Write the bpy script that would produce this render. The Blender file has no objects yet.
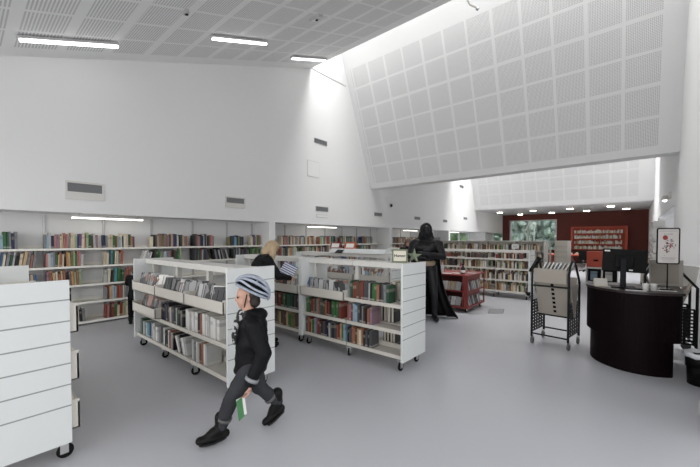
import bpy, bmesh, math, random
from mathutils import Vector, Matrix, noise
random.seed(7)
sc = bpy.context.scene
C = sc.collection
PI = math.pi

# ---------------------------------------------------------------- camera, world, lights, exposure
cd = bpy.data.cameras.new('camera'); cam = bpy.data.objects.new('camera', cd); C.objects.link(cam)
cam.location = (0, 0, 1.65)
cam.rotation_euler = (math.radians(90 - 1.35), 0, math.radians(40.25))
cd.sensor_width = 36; cd.lens = 332.8 / 700 * 36; cd.shift_y = 13.6 / 700
cd.clip_start = 0.05; cd.clip_end = 300
sc.camera = cam
sc.view_settings.view_transform = 'Standard'; sc.view_settings.look = 'None'
sc.view_settings.gamma = 1; sc.view_settings.use_curve_mapping = False
sc.view_settings.exposure = 0.62
w = bpy.data.worlds.new('overcast_sky'); sc.world = w; w.use_nodes = True
nt = w.node_tree; bgn = nt.nodes['Background']
bgn.inputs[0].default_value = (0.97, 0.98, 1.0, 1); bgn.inputs[1].default_value = 1.1

def area(name, loc, rot, sx, sy, power, col=(1, 1, 1), spread=PI):
    l = bpy.data.lights.new(name, 'AREA'); l.shape = 'RECTANGLE'; l.size = sx; l.size_y = sy
    l.energy = power; l.color = col; l.spread = spread
    o = bpy.data.objects.new(name, l); C.objects.link(o); o.location = loc; o.rotation_euler = rot
    return o
# daylight through the two roof lights
area('skylight_near', (-3.5, 8.0, 12.5), (0, 0, 0), 9.0, 3.0, 1180, (1, 0.995, 0.985))
area('skylight_far', (-3.5, 18.95, 12.5), (0, 0, 0), 9.0, 3.0, 3000, (1, 0.995, 0.985))
# added daylight fill from the unseen side behind the camera, tilted towards the ceiling
area('hall_fill', (-3.0, -4.5, 2.3), (math.radians(98), 0, 0), 9, 3.0, 92, (1, 0.975, 0.94))

# ---------------------------------------------------------------- materials
MATS = {}
def mat(name, col, rough=0.5, metal=0.0, emit=None, es=0.0, spec=0.5, var=0.0, vscale=6.0, bump=0.0, bscale=60.0, trans=0.0, coat=0.0):
    if name in MATS: return MATS[name]
    m = bpy.data.materials.new(name); m.use_nodes = True
    n = m.node_tree; b = n.nodes['Principled BSDF']
    b.inputs['Base Color'].default_value = (*col, 1)
    b.inputs['Roughness'].default_value = rough; b.inputs['Metallic'].default_value = metal
    b.inputs['Specular IOR Level'].default_value = spec
    b.inputs['Coat Weight'].default_value = coat
    if trans: b.inputs['Transmission Weight'].default_value = trans
    if emit: b.inputs['Emission Color'].default_value = (*emit, 1); b.inputs['Emission Strength'].default_value = es
    tc = n.nodes.new('ShaderNodeTexCoord')
    if var:
        t = n.nodes.new('ShaderNodeTexNoise'); t.inputs['Scale'].default_value = vscale; t.inputs['Detail'].default_value = 4
        n.links.new(tc.outputs['Object'], t.inputs['Vector'])
        mx = n.nodes.new('ShaderNodeMix'); mx.data_type = 'RGBA'
        mx.inputs[6].default_value = (*[c * (1 - var) for c in col], 1); mx.inputs[7].default_value = (*[min(1, c * (1 + var)) for c in col], 1)
        n.links.new(t.outputs['Fac'], mx.inputs[0]); n.links.new(mx.outputs[2], b.inputs['Base Color'])
    if bump:
        t = n.nodes.new('ShaderNodeTexNoise'); t.inputs['Scale'].default_value = bscale
        n.links.new(tc.outputs['Object'], t.inputs['Vector'])
        bp = n.nodes.new('ShaderNodeBump'); bp.inputs['Strength'].default_value = bump; bp.inputs['Distance'].default_value = 0.01
        n.links.new(t.outputs['Fac'], bp.inputs['Height']); n.links.new(bp.outputs['Normal'], b.inputs['Normal'])
    MATS[name] = m; return m

class NX:                                            # tiny math-node writer
    def __init__(s, m): s.n = m.node_tree
    def op(s, o, a, b=None, c=None):
        nd = s.n.nodes.new('ShaderNodeMath'); nd.operation = o
        for i, v in enumerate((a, b, c)):
            if v is None: continue
            if isinstance(v, (int, float)): nd.inputs[i].default_value = v
            else: s.n.links.new(v, nd.inputs[i])
        return nd.outputs[0]
    def band(s, v, pitch, off, width):               # 1 inside [off, off+width) of each pitch
        f = s.op('FRACT', s.op('DIVIDE', s.op('SUBTRACT', v, off), pitch))
        return s.op('LESS_THAN', f, width / pitch)

def panel_mat(name, base, hole, xg, xp, xw, vg, vp, vw, vaxis, lo, hi, kind, xlo=-99, xhi=99):
    m = mat(name, base, 0.75, spec=0.2); x = NX(m); n = m.node_tree
    tc = n.nodes.new('ShaderNodeTexCoord'); sp = n.nodes.new('ShaderNodeSeparateXYZ'); n.links.new(tc.outputs['Object'], sp.inputs[0])
    X = sp.outputs[0]; V = sp.outputs[vaxis]
    k = x.op('MULTIPLY', x.band(X, xp, xg, xw), x.band(V, vp, vg, vw))
    k = x.op('MULTIPLY', k, x.op('MULTIPLY', x.op('GREATER_THAN', V, lo), x.op('LESS_THAN', V, hi)))
    k = x.op('MULTIPLY', k, x.op('MULTIPLY', x.op('GREATER_THAN', X, xlo), x.op('LESS_THAN', X, xhi)))
    if kind == 'slot':
        h = x.band(V, vw / 13, vg + .008, vw / 13 * .5)
    else:
        a = x.op('SUBTRACT', x.op('FRACT', x.op('DIVIDE', x.op('SUBTRACT', X, xg), xw / 20)), .5)
        b = x.op('SUBTRACT', x.op('FRACT', x.op('DIVIDE', x.op('SUBTRACT', V, vg), vw / 20)), .5)
        h = x.op('LESS_THAN', x.op('ADD', x.op('MULTIPLY', a, a), x.op('MULTIPLY', b, b)), .30 ** 2)
    k = x.op('MULTIPLY', k, h)
    mx = n.nodes.new('ShaderNodeMix'); mx.data_type = 'RGBA'
    mx.inputs[6].default_value = (*base, 1); mx.inputs[7].default_value = (*hole, 1)
    n.links.new(k, mx.inputs[0]); n.links.new(mx.outputs[2], n.nodes['Principled BSDF'].inputs['Base Color'])
    return m

WALL = mat('wall_paint', (.80, .80, .795), .8, spec=.2, var=.012, vscale=1.2)
WHITE = mat('white_lacquer', (.68, .665, .63), .4, var=.02, vscale=3)
SHELFA = mat('alcove_shelf_cream', (.86, .84, .77), .4, var=.02)
SHELF = mat('cream_steel', (.64, .61, .55), .45, var=.03, vscale=4)
PANEL = mat('white_end_panel', (.70, .72, .71), .45, var=.015, vscale=3)
GROOVE = mat('panel_groove', (.30, .32, .31), .7)
BLACK = mat('black_plastic', (.005, .005, .0055), .5, var=.2, spec=.12)
DARK = mat('dark_grey_steel', (.018, .019, .021), .5, spec=.2, var=.1)
CHROME = mat('caster_steel', (.6, .6, .6), .3, metal=.9, var=.05)
RUBBER = mat('black_rubber', (.008, .008, .008), .7, var=.2, spec=.15)
GLASS = mat('window_glass', (.9, .97, .95), .02, trans=1.0)
LAMP = mat('lamp_diffuser', (1, 1, 1), .5, emit=(1, .985, .96), es=3.5)
GREYM = mat('grey_metal', (.55, .55, .55), .4, metal=.4, var=.03)
GRILL = mat('vent_grille', (.20, .205, .21), .6, var=.1, vscale=30)
REDW = mat('dark_red_wall', (.115, .022, .014), .7, var=.08, vscale=1.5)
REDS = mat('brick_red_laminate', (.50, .075, .038), .55, var=.06, vscale=2)
REDT = mat('red_cart_laminate', (.22, .035, .03), .5, var=.06, vscale=3)
BEIGE = mat('beige_board', (.40, .36, .31), .6, var=.04, vscale=5)
AUB = mat('dark_aubergine_veneer', (.005, .0022, .003), .5, var=.25, vscale=4, spec=.07)
PAPER = mat('paper', (.80, .79, .76), .7, var=.04, vscale=20)

# ---------------------------------------------------------------- mesh helpers
ICO = {}
class MB:
    def __init__(s): s.b = bmesh.new(); s.mi = 0
    def _done(s, vs, mi):
        for f in {f for v in vs for f in v.link_faces}: f.material_index = mi
    def box(s, x0, x1, y0, y1, z0, z1, mi=0, M=None, taper=None):
        vs = [s.b.verts.new(Vector((x, y, z))) for z in (z0, z1) for y in (y0, y1) for x in (x0, x1)]
        if taper:
            cx, cy = (x0 + x1) / 2, (y0 + y1) / 2
            for v in vs[4:]: v.co.x = cx + (v.co.x - cx) * taper; v.co.y = cy + (v.co.y - cy) * taper
        if M:
            for v in vs: v.co = M @ v.co
        for q in ((0, 2, 3, 1), (4, 5, 7, 6), (0, 1, 5, 4), (2, 6, 7, 3), (0, 4, 6, 2), (1, 3, 7, 5)):
            f = s.b.faces.new([vs[i] for i in q]); f.material_index = mi
        return vs
    def prism(s, pts, a0, a1, axis='z', mi=0):       # closed outline extruded along an axis
        def P(u, v, a): return {'z': (u, v, a), 'y': (u, a, v), 'x': (a, u, v)}[axis]
        A = [s.b.verts.new(P(u, v, a0)) for u, v in pts]; B = [s.b.verts.new(P(u, v, a1)) for u, v in pts]
        fs = [s.b.faces.new(A), s.b.faces.new(B[::-1])]
        n = len(pts)
        for i in range(n): fs.append(s.b.faces.new([A[i], B[i], B[(i + 1) % n], A[(i + 1) % n]]))
        for f in fs: f.material_index = mi
        bmesh.ops.recalc_face_normals(s.b, faces=fs)
    def lathe(s, prof, seg=20, mi=0, M=None, smooth=True):
        rings = []
        for r, z in prof:
            rings.append([s.b.verts.new(Vector((r * math.cos(2 * PI * i / seg), r * math.sin(2 * PI * i / seg), z))) for i in range(seg)])
        fs = []
        for a, b in zip(rings, rings[1:]):
            for i in range(seg): fs.append(s.b.faces.new([a[i], a[(i + 1) % seg], b[(i + 1) % seg], b[i]]))
        fs.append(s.b.faces.new(rings[0][::-1])); fs.append(s.b.faces.new(rings[-1]))
        for f in fs: f.material_index = mi; f.smooth = smooth
        fs[-1].smooth = fs[-2].smooth = False
        if M:
            for R in rings:
                for v in R: v.co = M @ v.co
    def tube(s, pts, r, seg=8, mi=0):
        pts = [Vector(p) for p in pts]; rr = r if isinstance(r, (list, tuple)) else [r] * len(pts)
        rings = []; up = None
        for i, p in enumerate(pts):
            d = (pts[min(i + 1, len(pts) - 1)] - pts[max(i - 1, 0)]).normalized()
            if up is None: up = Vector((0, 0, 1)) if abs(d.z) < .9 else Vector((1, 0, 0))
            a = d.cross(up).normalized(); b = a.cross(d).normalized(); up = b
            rings.append([s.b.verts.new(p + (a * math.cos(2 * PI * k / seg) + b * math.sin(2 * PI * k / seg)) * rr[i]) for k in range(seg)])
        for A, B in zip(rings, rings[1:]):
            for k in range(seg):
                f = s.b.faces.new([A[k], A[(k + 1) % seg], B[(k + 1) % seg], B[k]]); f.material_index = mi; f.smooth = True
        f = s.b.faces.new(rings[0][::-1]); f.material_index = mi
        f = s.b.faces.new(rings[-1]); f.material_index = mi
    def ball(s, c, r, mi=0, M=None, sub=3):
        r = r if isinstance(r, (tuple, list)) else (r, r, r)
        T = Matrix.Translation(Vector(c)) @ (M or Matrix.Identity(4)) @ Matrix.Diagonal((*r, 1))
        if sub not in ICO:
            q = bmesh.new(); bmesh.ops.create_icosphere(q, subdivisions=sub, radius=1)
            q.verts.index_update(); ICO[sub] = ([v.co.copy() for v in q.verts], [[v.index for v in f.verts] for f in q.faces]); q.free()
        vs = [s.b.verts.new(T @ c_) for c_ in ICO[sub][0]]
        for ix in ICO[sub][1]:
            f = s.b.faces.new([vs[i] for i in ix]); f.material_index = mi; f.smooth = True
    def limb(s, pts, rads):                          # overlapping balls, smoothly interpolated, for remeshing
        pts = [Vector(p) for p in pts]; R3 = [Vector(r) if isinstance(r, (tuple, list)) else Vector((r, r, r)) for r in rads]
        for p, r in zip(pts, R3): s.ball(p, tuple(r), sub=2 if max(r) < .06 else 3)
        for (a, ra), (b, rb) in zip(zip(pts, R3), zip(pts[1:], R3[1:])):
            n = max(2, int((b - a).length / (min(min(ra), min(rb)) * .4)))
            for k in range(1, n): s.ball(a.lerp(b, k / n), tuple(ra.lerp(rb, k / n)), sub=2)
    def mesh(s, name):
        bmesh.ops.recalc_face_normals(s.b, faces=s.b.faces[:])
        me = bpy.data.meshes.new(name); s.b.to_mesh(me); s.b.free(); return me
    def build(s, name, mats, parent=None, bevel=0):
        me = s.mesh(name)
        for m in (mats if isinstance(mats, (list, tuple)) else [mats]): me.materials.append(m)
        o = bpy.data.objects.new(name, me); C.objects.link(o)
        if parent is not None: o.parent = parent
        if bevel:
            b = o.modifiers.new('bevel', 'BEVEL'); b.width = bevel; b.segments = 2; b.limit_method = 'ANGLE'
        return o
    def build_remesh(s, name, m, parent=None, voxel=.01, smooth=4, puff=0, pscale=12):
        me = s.mesh(name + '_src'); t = bpy.data.objects.new(name + '_src', me); C.objects.link(t)
        r = t.modifiers.new('r', 'REMESH'); r.mode = 'VOXEL'; r.voxel_size = voxel; r.use_smooth_shade = True
        q = t.modifiers.new('s', 'SMOOTH'); q.iterations = smooth; q.factor = .5
        dg = bpy.context.evaluated_depsgraph_get()
        out = bpy.data.meshes.new_from_object(t.evaluated_get(dg))
        bpy.data.objects.remove(t); out.name = name
        out.materials.clear(); out.materials.append(m)
        if puff:
            NR = [v.normal.copy() for v in out.vertices]
            for v, nr in zip(out.vertices, NR):
                k = noise.noise(v.co * pscale + Vector((3.1, 1.7, 9.2))) + .5 * noise.noise(v.co * pscale * 2.3)
                v.co += nr * (k * puff)
        for p in out.polygons: p.use_smooth = True
        o = bpy.data.objects.new(name, out); C.objects.link(o)
        if parent is not None: o.parent = parent
        return o

def tag(o, label=None, cat=None, group=None, kind=None):
    if label: o['label'] = label
    if cat: o['category'] = cat
    if group: o['group'] = group
    if kind: o['kind'] = kind
    return o
def thing(name, label, cat, loc=(0, 0, 0), rz=0, group=None):
    o = bpy.data.objects.new(name, None); C.objects.link(o); o.empty_display_size = .1
    o.location = loc; o.rotation_euler = (0, 0, rz)
    return tag(o, label, cat, group)
def struct(o, parent=None):
    o['kind'] = 'structure'; return o
def dup(root, loc=None, rz=None, label=None):
    r = root.copy(); C.objects.link(r)
    if loc is not None: r.location = loc
    if rz is not None: r.rotation_euler = (0, 0, rz)
    if label: r['label'] = label
    for ch in list(root.children):
        c = ch.copy(); C.objects.link(c); c.parent = r
        for g in ch.children:
            d = g.copy(); C.objects.link(d); d.parent = c
    return r
def TR(x, y, z): return Matrix.Translation((x, y, z))
def RX(a): return Matrix.Rotation(a, 4, 'X')
def RY(a): return Matrix.Rotation(a, 4, 'Y')
def RZ(a): return Matrix.Rotation(a, 4, 'Z')
ORD = lambda n: '%d%s' % (n, 'th' if 10 <= n % 100 <= 20 else {1: 'st', 2: 'nd', 3: 'rd'}.get(n % 10, 'th'))

# ================================================================ SETTING
XL, XR = -7.7, .78
m = mat('grey_vinyl_floor', (.50, .505, .535), .32, spec=.45, var=.03, vscale=.8, bump=.04, bscale=14)
f = MB(); f.box(-8.5, 9, -9, 27.5, -.2, 0); struct(f.build('floor', m))
f = MB(); f.box(-70, 60, 27.5, 90, -.3, -.05); f.box(-70, -8.5, -9, 27.5, -.3, -.05)
struct(f.build('ground', mat('lawn', (.16, .22, .09), .9, var=.3, vscale=2)))

f = MB()
f.box(-8.55, XL, -1.0, 27.5, 2.13, 9.6)
f.box(-8.55, -8.38, -1.0, 19.0, 0, 2.13); f.box(-8.55, -8.38, 22.6, 27.5, 0, 2.13)
f.box(-8.55, -8.38, 19.0, 22.6, 0, 1.15)
for y in (-1.0, 5.62, 11.66, 17.5, 23.3): f.box(-8.38, XL, y, y + .2, 0, 2.13)
struct(f.build('wall_left', WALL))

f = MB()
f.box(XR, XR + .2, 3.9, 11.3, 0, 9.6); f.box(XR, XR + .2, 18.2, 27.5, 0, 9.6); f.box(XR, XR + .2, 11.3, 18.2, 2.47, 9.6)
f.box(XR + .2, 3, 11.1, 11.3, 0, 2.7); f.box(XR + .2, 3, 18.2, 18.4, 0, 2.7); f.box(XR + .2, 3, 11.1, 18.4, 2.6, 2.8)
struct(f.build('wall_right', WALL))

# sloping acoustic ceilings, slanted acoustic bulkheads, roof lights
CEIL = panel_mat('slotted_ceiling', (.88, .88, .87), (.60, .60, .60), -6.04 + .03, .655, .595, .55 + .065, .6375, .51, 1, -9, 7.0, 'slot', xlo=-7.32)
CEIL2 = panel_mat('slotted_ceiling_far', (.88, .88, .87), (.60, .60, .60), -6.04 + .03, .655, .595, .55 + .065, .6375, .51, 1, 10.5, 18, 'slot')
BULK = panel_mat('perforated_bulkhead', (.82, .82, .82), (.42, .42, .42), .42 - .588, .657, .588, 3.77, .63, .562, 2, 3.76, 7.53, 'dot', xhi=.43, xlo=-7.5)
BULK2 = panel_mat('perforated_bulkhead_far', (.82, .82, .82), (.55, .55, .56), .42 - .588, .657, .588, 3.77, .63, .562, 2, 3.76, 7.53, 'dot', xhi=.2, xlo=-7.3)
def cz(y): return 4.57 + .357 * (y - .5)
for i, (ya, yb, off) in enumerate(((-3.0, 7.22, 0), (10.75, 18.3, -11.12))):
    f = MB(); f.prism([(ya, cz(ya + off)), (yb, cz(yb + off)), (yb, cz(yb + off) + 2.2 if i == 0 else 9.4), (yb - .15, cz(yb + off) + 2.2 if i == 0 else 9.4), (yb - .15, cz(yb + off) + .2), (ya, cz(ya + off) + .2)], XL, XR, 'x')
    struct(f.build('ceiling', [CEIL, CEIL2][i]))
for i, y in enumerate((10.35, 21.5)):
    s = -.386
    f = MB(); f.prism([(y, 3.59), (y + s * 5.7, 9.29), (y + s * 5.7 + .2, 9.29), (y + .6, 3.62)] if i == 0 else
                      [(y, 3.52), (y + s * 5.7, 9.22), (y + s * 5.7 + .2, 9.22), (y + .4, 3.52)], XL, XR, 'x')
    struct(f.build('wall_slanted', [BULK, BULK2][i]))
f = MB(); f.box(XL, XR, 21.85, 27.5, 3.5, 3.7); struct(f.build('ceiling', mat('smooth_ceiling', (.62, .62, .62), .8, spec=.2, var=.01)))
f = MB(); f.box(XL - .8, XR + .2, -3.0, 7.07, 9.3, 9.5); f.box(XL - .8, XR + .2, 10.3, 18.1, 9.3, 9.5); f.box(XL - .8, XR + .2, 21.2, 27.7, 9.3, 9.5); struct(f.build('ceiling', WALL))
f = MB(); f.box(XL, XL + .012, 7.22, 8.87, 6.97, 7.0); struct(f.build('trim_1', GREYM))

# end wall with window and red shelving niche
f = MB()
for a in ((-7.7, -7.17, 0, 3.5), (-4.07, XR, 0, 3.5), (-7.17, -4.07, 0, .9), (-7.17, -4.07, 3.07, 3.5)):
    f.box(a[0], a[1], 27.5, 27.75, a[2], a[3])
struct(f.build('wall_end', REDW))
f = MB(); WFm = mat('white_window_frame', (.62, .62, .6), .5, var=.02)
f.box(-7.17, -4.07, 27.46, 27.7, .9, .98); f.box(-7.17, -4.07, 27.46, 27.7, 2.99, 3.07)
for x in (-7.17, -5.95, -4.15): f.box(x, x + .08, 27.46, 27.7, .98, 2.99)
wn = struct(f.build('window_1', WFm))
f = MB(); f.box(-7.1, -4.1, 27.58, 27.6, .95, 3.0); f.build('pane', GLASS, wn)
f = MB(); 
for y in (19.0, 20.75, 22.52): f.box(-8.52, -8.42, y, y + .08, 1.15, 2.13)
f.box(-8.52, -8.42, 19.0, 22.6, 1.15, 1.22); f.box(-8.52, -8.42, 19.0, 22.6, 2.06, 2.13)
wn = struct(f.build('window_2', WFm)); f = MB(); f.box(-8.48, -8.46, 19.05, 22.55, 1.2, 2.1); f.build('pane', GLASS, wn)

# trees outside
LEAF = [mat('leaf_%d' % i, c, .8, var=.5, vscale=5) for i, c in enumerate([(.38, .48, .44), (.44, .52, .49), (.22, .34, .16)])]
BARK = mat('bark', (.10, .08, .06), .9, var=.3)
def tree(x, y, h, r, k, label):
    t = thing('tree', label, 'tree', (x, y, -.05), 0, 'trees outside the windows')
    b = MB(); b.tube([(0, 0, 0), (.1, 0, h * .3), (0, .1, h * .7)], [.16, .12, .06]); b.build('trunk', BARK, t)
    b = MB()
    rnd = random.Random(int(x * 10 + y))
    for i in range(200):
        a = rnd.uniform(0, 6.28); rr = r * math.sqrt(rnd.random()); z = h * rnd.uniform(.15, 1)
        b.ball((rr * math.cos(a), rr * math.sin(a), z), rnd.uniform(.09, .24) * r, sub=2)
    for v in b.b.verts:
        v.co += Vector((noise.noise(v.co * 3), noise.noise(v.co * 3 + Vector((9, 2, 1))), noise.noise(v.co * 3 + Vector((1, 7, 3))))) * .3
    b.build('crown', LEAF[k], t)
tree(-11.0, 35, 5.5, 1.6, 0, 'leafy tree at the left side of the back window view')
tree(-7.6, 36, 5.8, 1.6, 1, 'leafy tree in the middle of the back window view')
tree(-4.4, 34.5, 5.2, 1.5, 0, 'leafy tree at the right side of the back window view')
tree(-13.0, 28, 5, 2.0, 2, 'green tree outside the left wall window')
t = thing('hedge', 'pale green wall of trees far behind the back window', 'hedge', (-9, 42, -.05))
b = MB(); rnd = random.Random(9)
for i in range(700): b.ball((rnd.uniform(-14, 14), rnd.uniform(-1, 1), rnd.uniform(.3, 8.5)), rnd.uniform(.35, .95), sub=2)
for v in b.b.verts: v.co += Vector((noise.noise(v.co * 2), noise.noise(v.co * 2 + Vector((9, 2, 1))), noise.noise(v.co * 2 + Vector((1, 7, 3))))) * .5
b.build('foliage', mat('hedge_leaves', (.36, .44, .42), .9, var=.3, vscale=1.5), t)
lp = thing('street_lamp', 'pale street lamp seen through the back window', 'street lamp', (-6.3, 31.5, -.05))
b = MB(); b.lathe([(.05, 0), (.045, 2.8)], 10); b.build('pole', GREYM, lp)
b = MB(); b.lathe([(.06, 2.8), (.16, 2.85), (.14, 3.05), (.05, 3.12)], 14); b.build('lamp_head', WHITE, lp)

# ---------------------------------------------------------------- vents, hatches, dome camera on left wall
def vent(y0, y1, z0, z1, label, big=False):
    t = thing('wall_vent', label, 'vent', (XL, (y0 + y1) / 2, z0), 0, 'air vents in the left wall')
    w2 = (y1 - y0) / 2; h = z1 - z0
    b = MB()
    if big:
        b.box(0, .02, -w2, w2, 0, h * .42); b.box(0, .02, -w2, w2, h * .9, h)
        b.box(0, .02, -w2, -w2 + .03, h * .42, h * .9); b.box(0, .02, w2 - .03, w2, h * .42, h * .9)
        g0, g1 = h * .42, h * .9
    else:
        b.box(0, .015, -w2, w2, 0, .012); b.box(0, .015, -w2, w2, h - .012, h); b.box(0, .015, -w2, -w2 + .012, 0, h); b.box(0, .015, w2 - .012, w2, 0, h)
        g0, g1 = .012, h - .012
    b.build('frame', WHITE if big else GREYM, t)
    b = MB(); b.box(.001, .006, -w2 + .012, w2 - .012, g0, g1)
    k = 5
    for i in range(k):
        z = g0 + (i + .5) * (g1 - g0) / k; b.box(.006, .013, -w2 + .015, w2 - .015, z - .006, z + .006)
    b.build('grille', GRILL, t)
vent(1.26, 1.83, 2.37, 2.70, 'large white framed air vent with dark upper grille on the left wall', True)
vent(4.31, 4.86, 2.45, 2.72, 'air vent with dark upper grille above the woman at the shelves', True)
vent(7.34, 7.92, 4.70, 4.86, 'small grey air vent high on the left wall above the square access panel')
vent(7.40, 7.97, 2.55, 2.71, 'grey air vent just above the second shelving alcove, directly below the access panel')
vent(10.55, 11.09, 2.56, 2.71, 'grey air vent above the pillar at the far end of the second alcove')
vent(13.70, 14.25, 2.56, 2.71, 'grey air vent just above the head of the caped statue')
vent(16.77, 17.28, 2.56, 2.71, 'grey air vent on the left wall, first one right of the statue')
vent(18.94, 19.55, 4.67, 4.84, 'distant grey air vent high on the far left wall')
vent(19.60, 20.15, 2.83, 2.98, 'farthest low grey air vent on the left wall near the sloping edge')
for (y0, y1, z0, z1, l) in ((7.06, 7.55, 3.62, 4.10, 'square white access panel between two vents on the left wall'), (18.42, 18.96, 3.9, 4.38, 'white access panel far down the left wall'),
                            (7.45, 7.95, 2.36, 2.44, 'thin white flap below the vent over the second alcove')):
    b = MB(); b.box(XL, XL + .012, y0, y1, z0, z1); b.box(XL, XL + .004, y0 - .012, y1 + .012, z0 - .012, z1 + .012, 1)
    tag(b.build('access_panel', [WALL, GREYM]), l, 'panel')
t = thing('security_camera', 'small dark dome camera on the left wall', 'camera', (XL, 11.67, 3.05))
b = MB(); b.lathe([(.10, 0), (.10, .03), (.07, .05)], 18, M=RY(PI / 2)); b.build('mount', WHITE, t)
b = MB(); b.ball((.06, 0, 0), (.06, .065, .065)); b.build('dome', BLACK, t)

# ---------------------------------------------------------------- lamps
def ceil_lamp(x, y0, y1, label):
    t = thing('ceiling_lamp', label, 'lamp', (x, y0, cz(y0) - .09), 0, 'tube lamps under the sloping ceiling')
    L = (y1 - y0) * math.hypot(1, .357); M = RX(math.atan(.357))
    b = MB(); b.box(-.05, .05, 0, L, .03, .07, M=M); b.box(-.02, .02, .1, .14, .06, .10, M=M); b.box(-.02, .02, L - .14, L - .1, .06, .10, M=M); b.build('housing', GREYM, t)
    b = MB(); b.box(-.028, .028, .01, L - .01, 0, .03, M=M); b.build('diffuser', LAMP, t)
ceil_lamp(-6.85, .64, 1.88, 'leftmost and nearest long white tube lamp on the ceiling')
ceil_lamp(-6.15, 3.21, 4.45, 'middle white tube lamp of the three on the ceiling')
ceil_lamp(-6.85, 5.75, 7.0, 'rightmost white tube lamp, beside the bright skylight edge')
for y0, y1, l in ((1.38, 2.57, 'tube lamp under the soffit over the left wall bookshelves'), (7.3, 8.63, 'tube lamp under the soffit over the second alcove shelves'), (13.2, 14.4, 'tube lamp in the third alcove behind the statue'), (18.3, 19.5, 'tube lamp in the farthest alcove near the side window')):
    t = thing('alcove_lamp', l, 'lamp', (-7.95, y0, 2.04), 0, 'tube lamps in the wall alcoves')
    b = MB(); b.box(-.04, .04, 0, y1 - y0, .025, .055); b.box(-.01, .01, .1, .13, .05, .09); b.box(-.01, .01, y1 - y0 - .13, y1 - y0 - .1, .05, .09); b.build('housing', GREYM, t)
    b = MB(); b.box(-.035, .035, .01, y1 - y0 - .01, 0, .025); b.build('diffuser', mat('alcove_diffuser', (1, 1, 1), .5, emit=(1, .95, .86), es=2.2), t)
k = 0
SPL = ['first', 'second', 'third', 'fourth', 'fifth', 'sixth', 'seventh', 'eighth']
for x, y in sorted([(-6.76, 23.52), (-6.17, 26.3), (-4.75, 23.36), (-4.15, 26.0), (-2.81, 23.28), (-2.2, 25.7), (-.9, 23.0), (-.28, 25.4)]):
    t = thing('ceiling_downlight', 'small bright spotlight by the dark red wall, %s from the left' % SPL[k], 'lamp', (x, y, 3.41), .3, 'spotlights under the low ceiling by the red wall'); k += 1
    b = MB(); b.box(-.17, .17, -.07, .07, .03, .09); b.build('housing', WHITE, t)
    b = MB(); b.box(-.15, .15, -.055, .055, 0, .03); b.build('diffuser', mat('spot_diffuser', (1, 1, 1), .5, emit=(1, .93, .82), es=14), t)
t = thing('wall_spotlight', 'small white wall spotlight above the doorway on the right wall', 'lamp', (XR, 12.3, 2.78))
b = MB(); b.box(-.06, 0, -.14, .14, -.06, .12); b.build('bracket', WHITE, t)
b = MB(); b.lathe([(.05, 0), (.075, -.12)], 14, M=TR(-.12, 0, .04)); b.build('shade', WHITE, t)
b = MB(); b.ball((-.12, 0, -.085), .045, sub=2); b.build('bulb', LAMP, t)
for (x, y, l, s) in ((-4.85, 4.7, 'small white sensor box on the sloping ceiling by the right lamp', .13), (-5.4, 2.4, 'tiny round smoke detector on the sloping ceiling', .05)):
    t = thing('ceiling_sensor', l, 'sensor', (x, y, cz(y) - .06)); M = RX(math.atan(.357))
    b = MB(); b.box(-s, s, -s * .5, s * .5, 0, .06, M=M); b.build('casing', GREYM, t)
    b = MB(); b.ball((0, 0, 0), (.03, .03, .02), sub=2); b.build('lens', DARK, t)
t = thing('hanging_rail', 'short white metal arm fixed at the skylight edge at the top', 'bracket', (-2.9, 7.3, 7.05))
b = MB(); b.tube([(0, -.05, 0), (0, .35, -.05), (.12, .5, -.1)], .018); b.build('arm', WHITE, t); b = MB(); b.ball((0.12, .5, -.12), .04, sub=2); b.build('knob', GREYM, t)

b = MB(); b.prism([(-2.55, 8.11), (-2.27, 8.32), (-2.15, 7.8), (-2.42, 7.6)], .0005, .004); b.prism([(-2.53, 8.08), (-2.28, 8.27), (-2.17, 7.83), (-2.41, 7.65)], .004, .0055, mi=1)
tag(b.build('floor_hatch', [mat('hatch_rim', (.20, .20, .21), .5, var=.1), mat('hatch_lid', (.31, .315, .33), .4, var=.05)]), 'flat rectangular service hatch set in the grey floor', 'hatch')

# ================================================================ BOOKS
PAL = {
 'green': (.05, .15, .05), 'dark green': (.03, .085, .05), 'pale green': (.34, .42, .24), 'teal': (.10, .32, .33), 'blue': (.06, .12, .24), 'navy blue': (.025, .035, .08),
 'light blue': (.28, .40, .48), 'red': (.20, .045, .035), 'orange red': (.45, .10, .04), 'terracotta': (.32, .13, .085), 'orange': (.50, .24, .10), 'tan': (.50, .36, .21),
 'beige': (.58, .49, .36), 'cream': (.68, .61, .47), 'white': (.72, .71, .68), 'light grey': (.46, .46, .45), 'grey': (.22, .22, .225), 'dark grey': (.075, .075, .08),
 'black': (.018, .018, .02), 'brown': (.13, .07, .045), 'dark brown': (.05, .03, .022), 'purple': (.14, .08, .17), 'pink': (.46, .20, .18), 'mauve': (.28, .18, .22), 'olive': (.19, .18, .08), 'yellow': (.62, .47, .14)}
PAGES = mat('book_pages', (.70, .66, .56), .8, var=.1, vscale=40)
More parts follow.
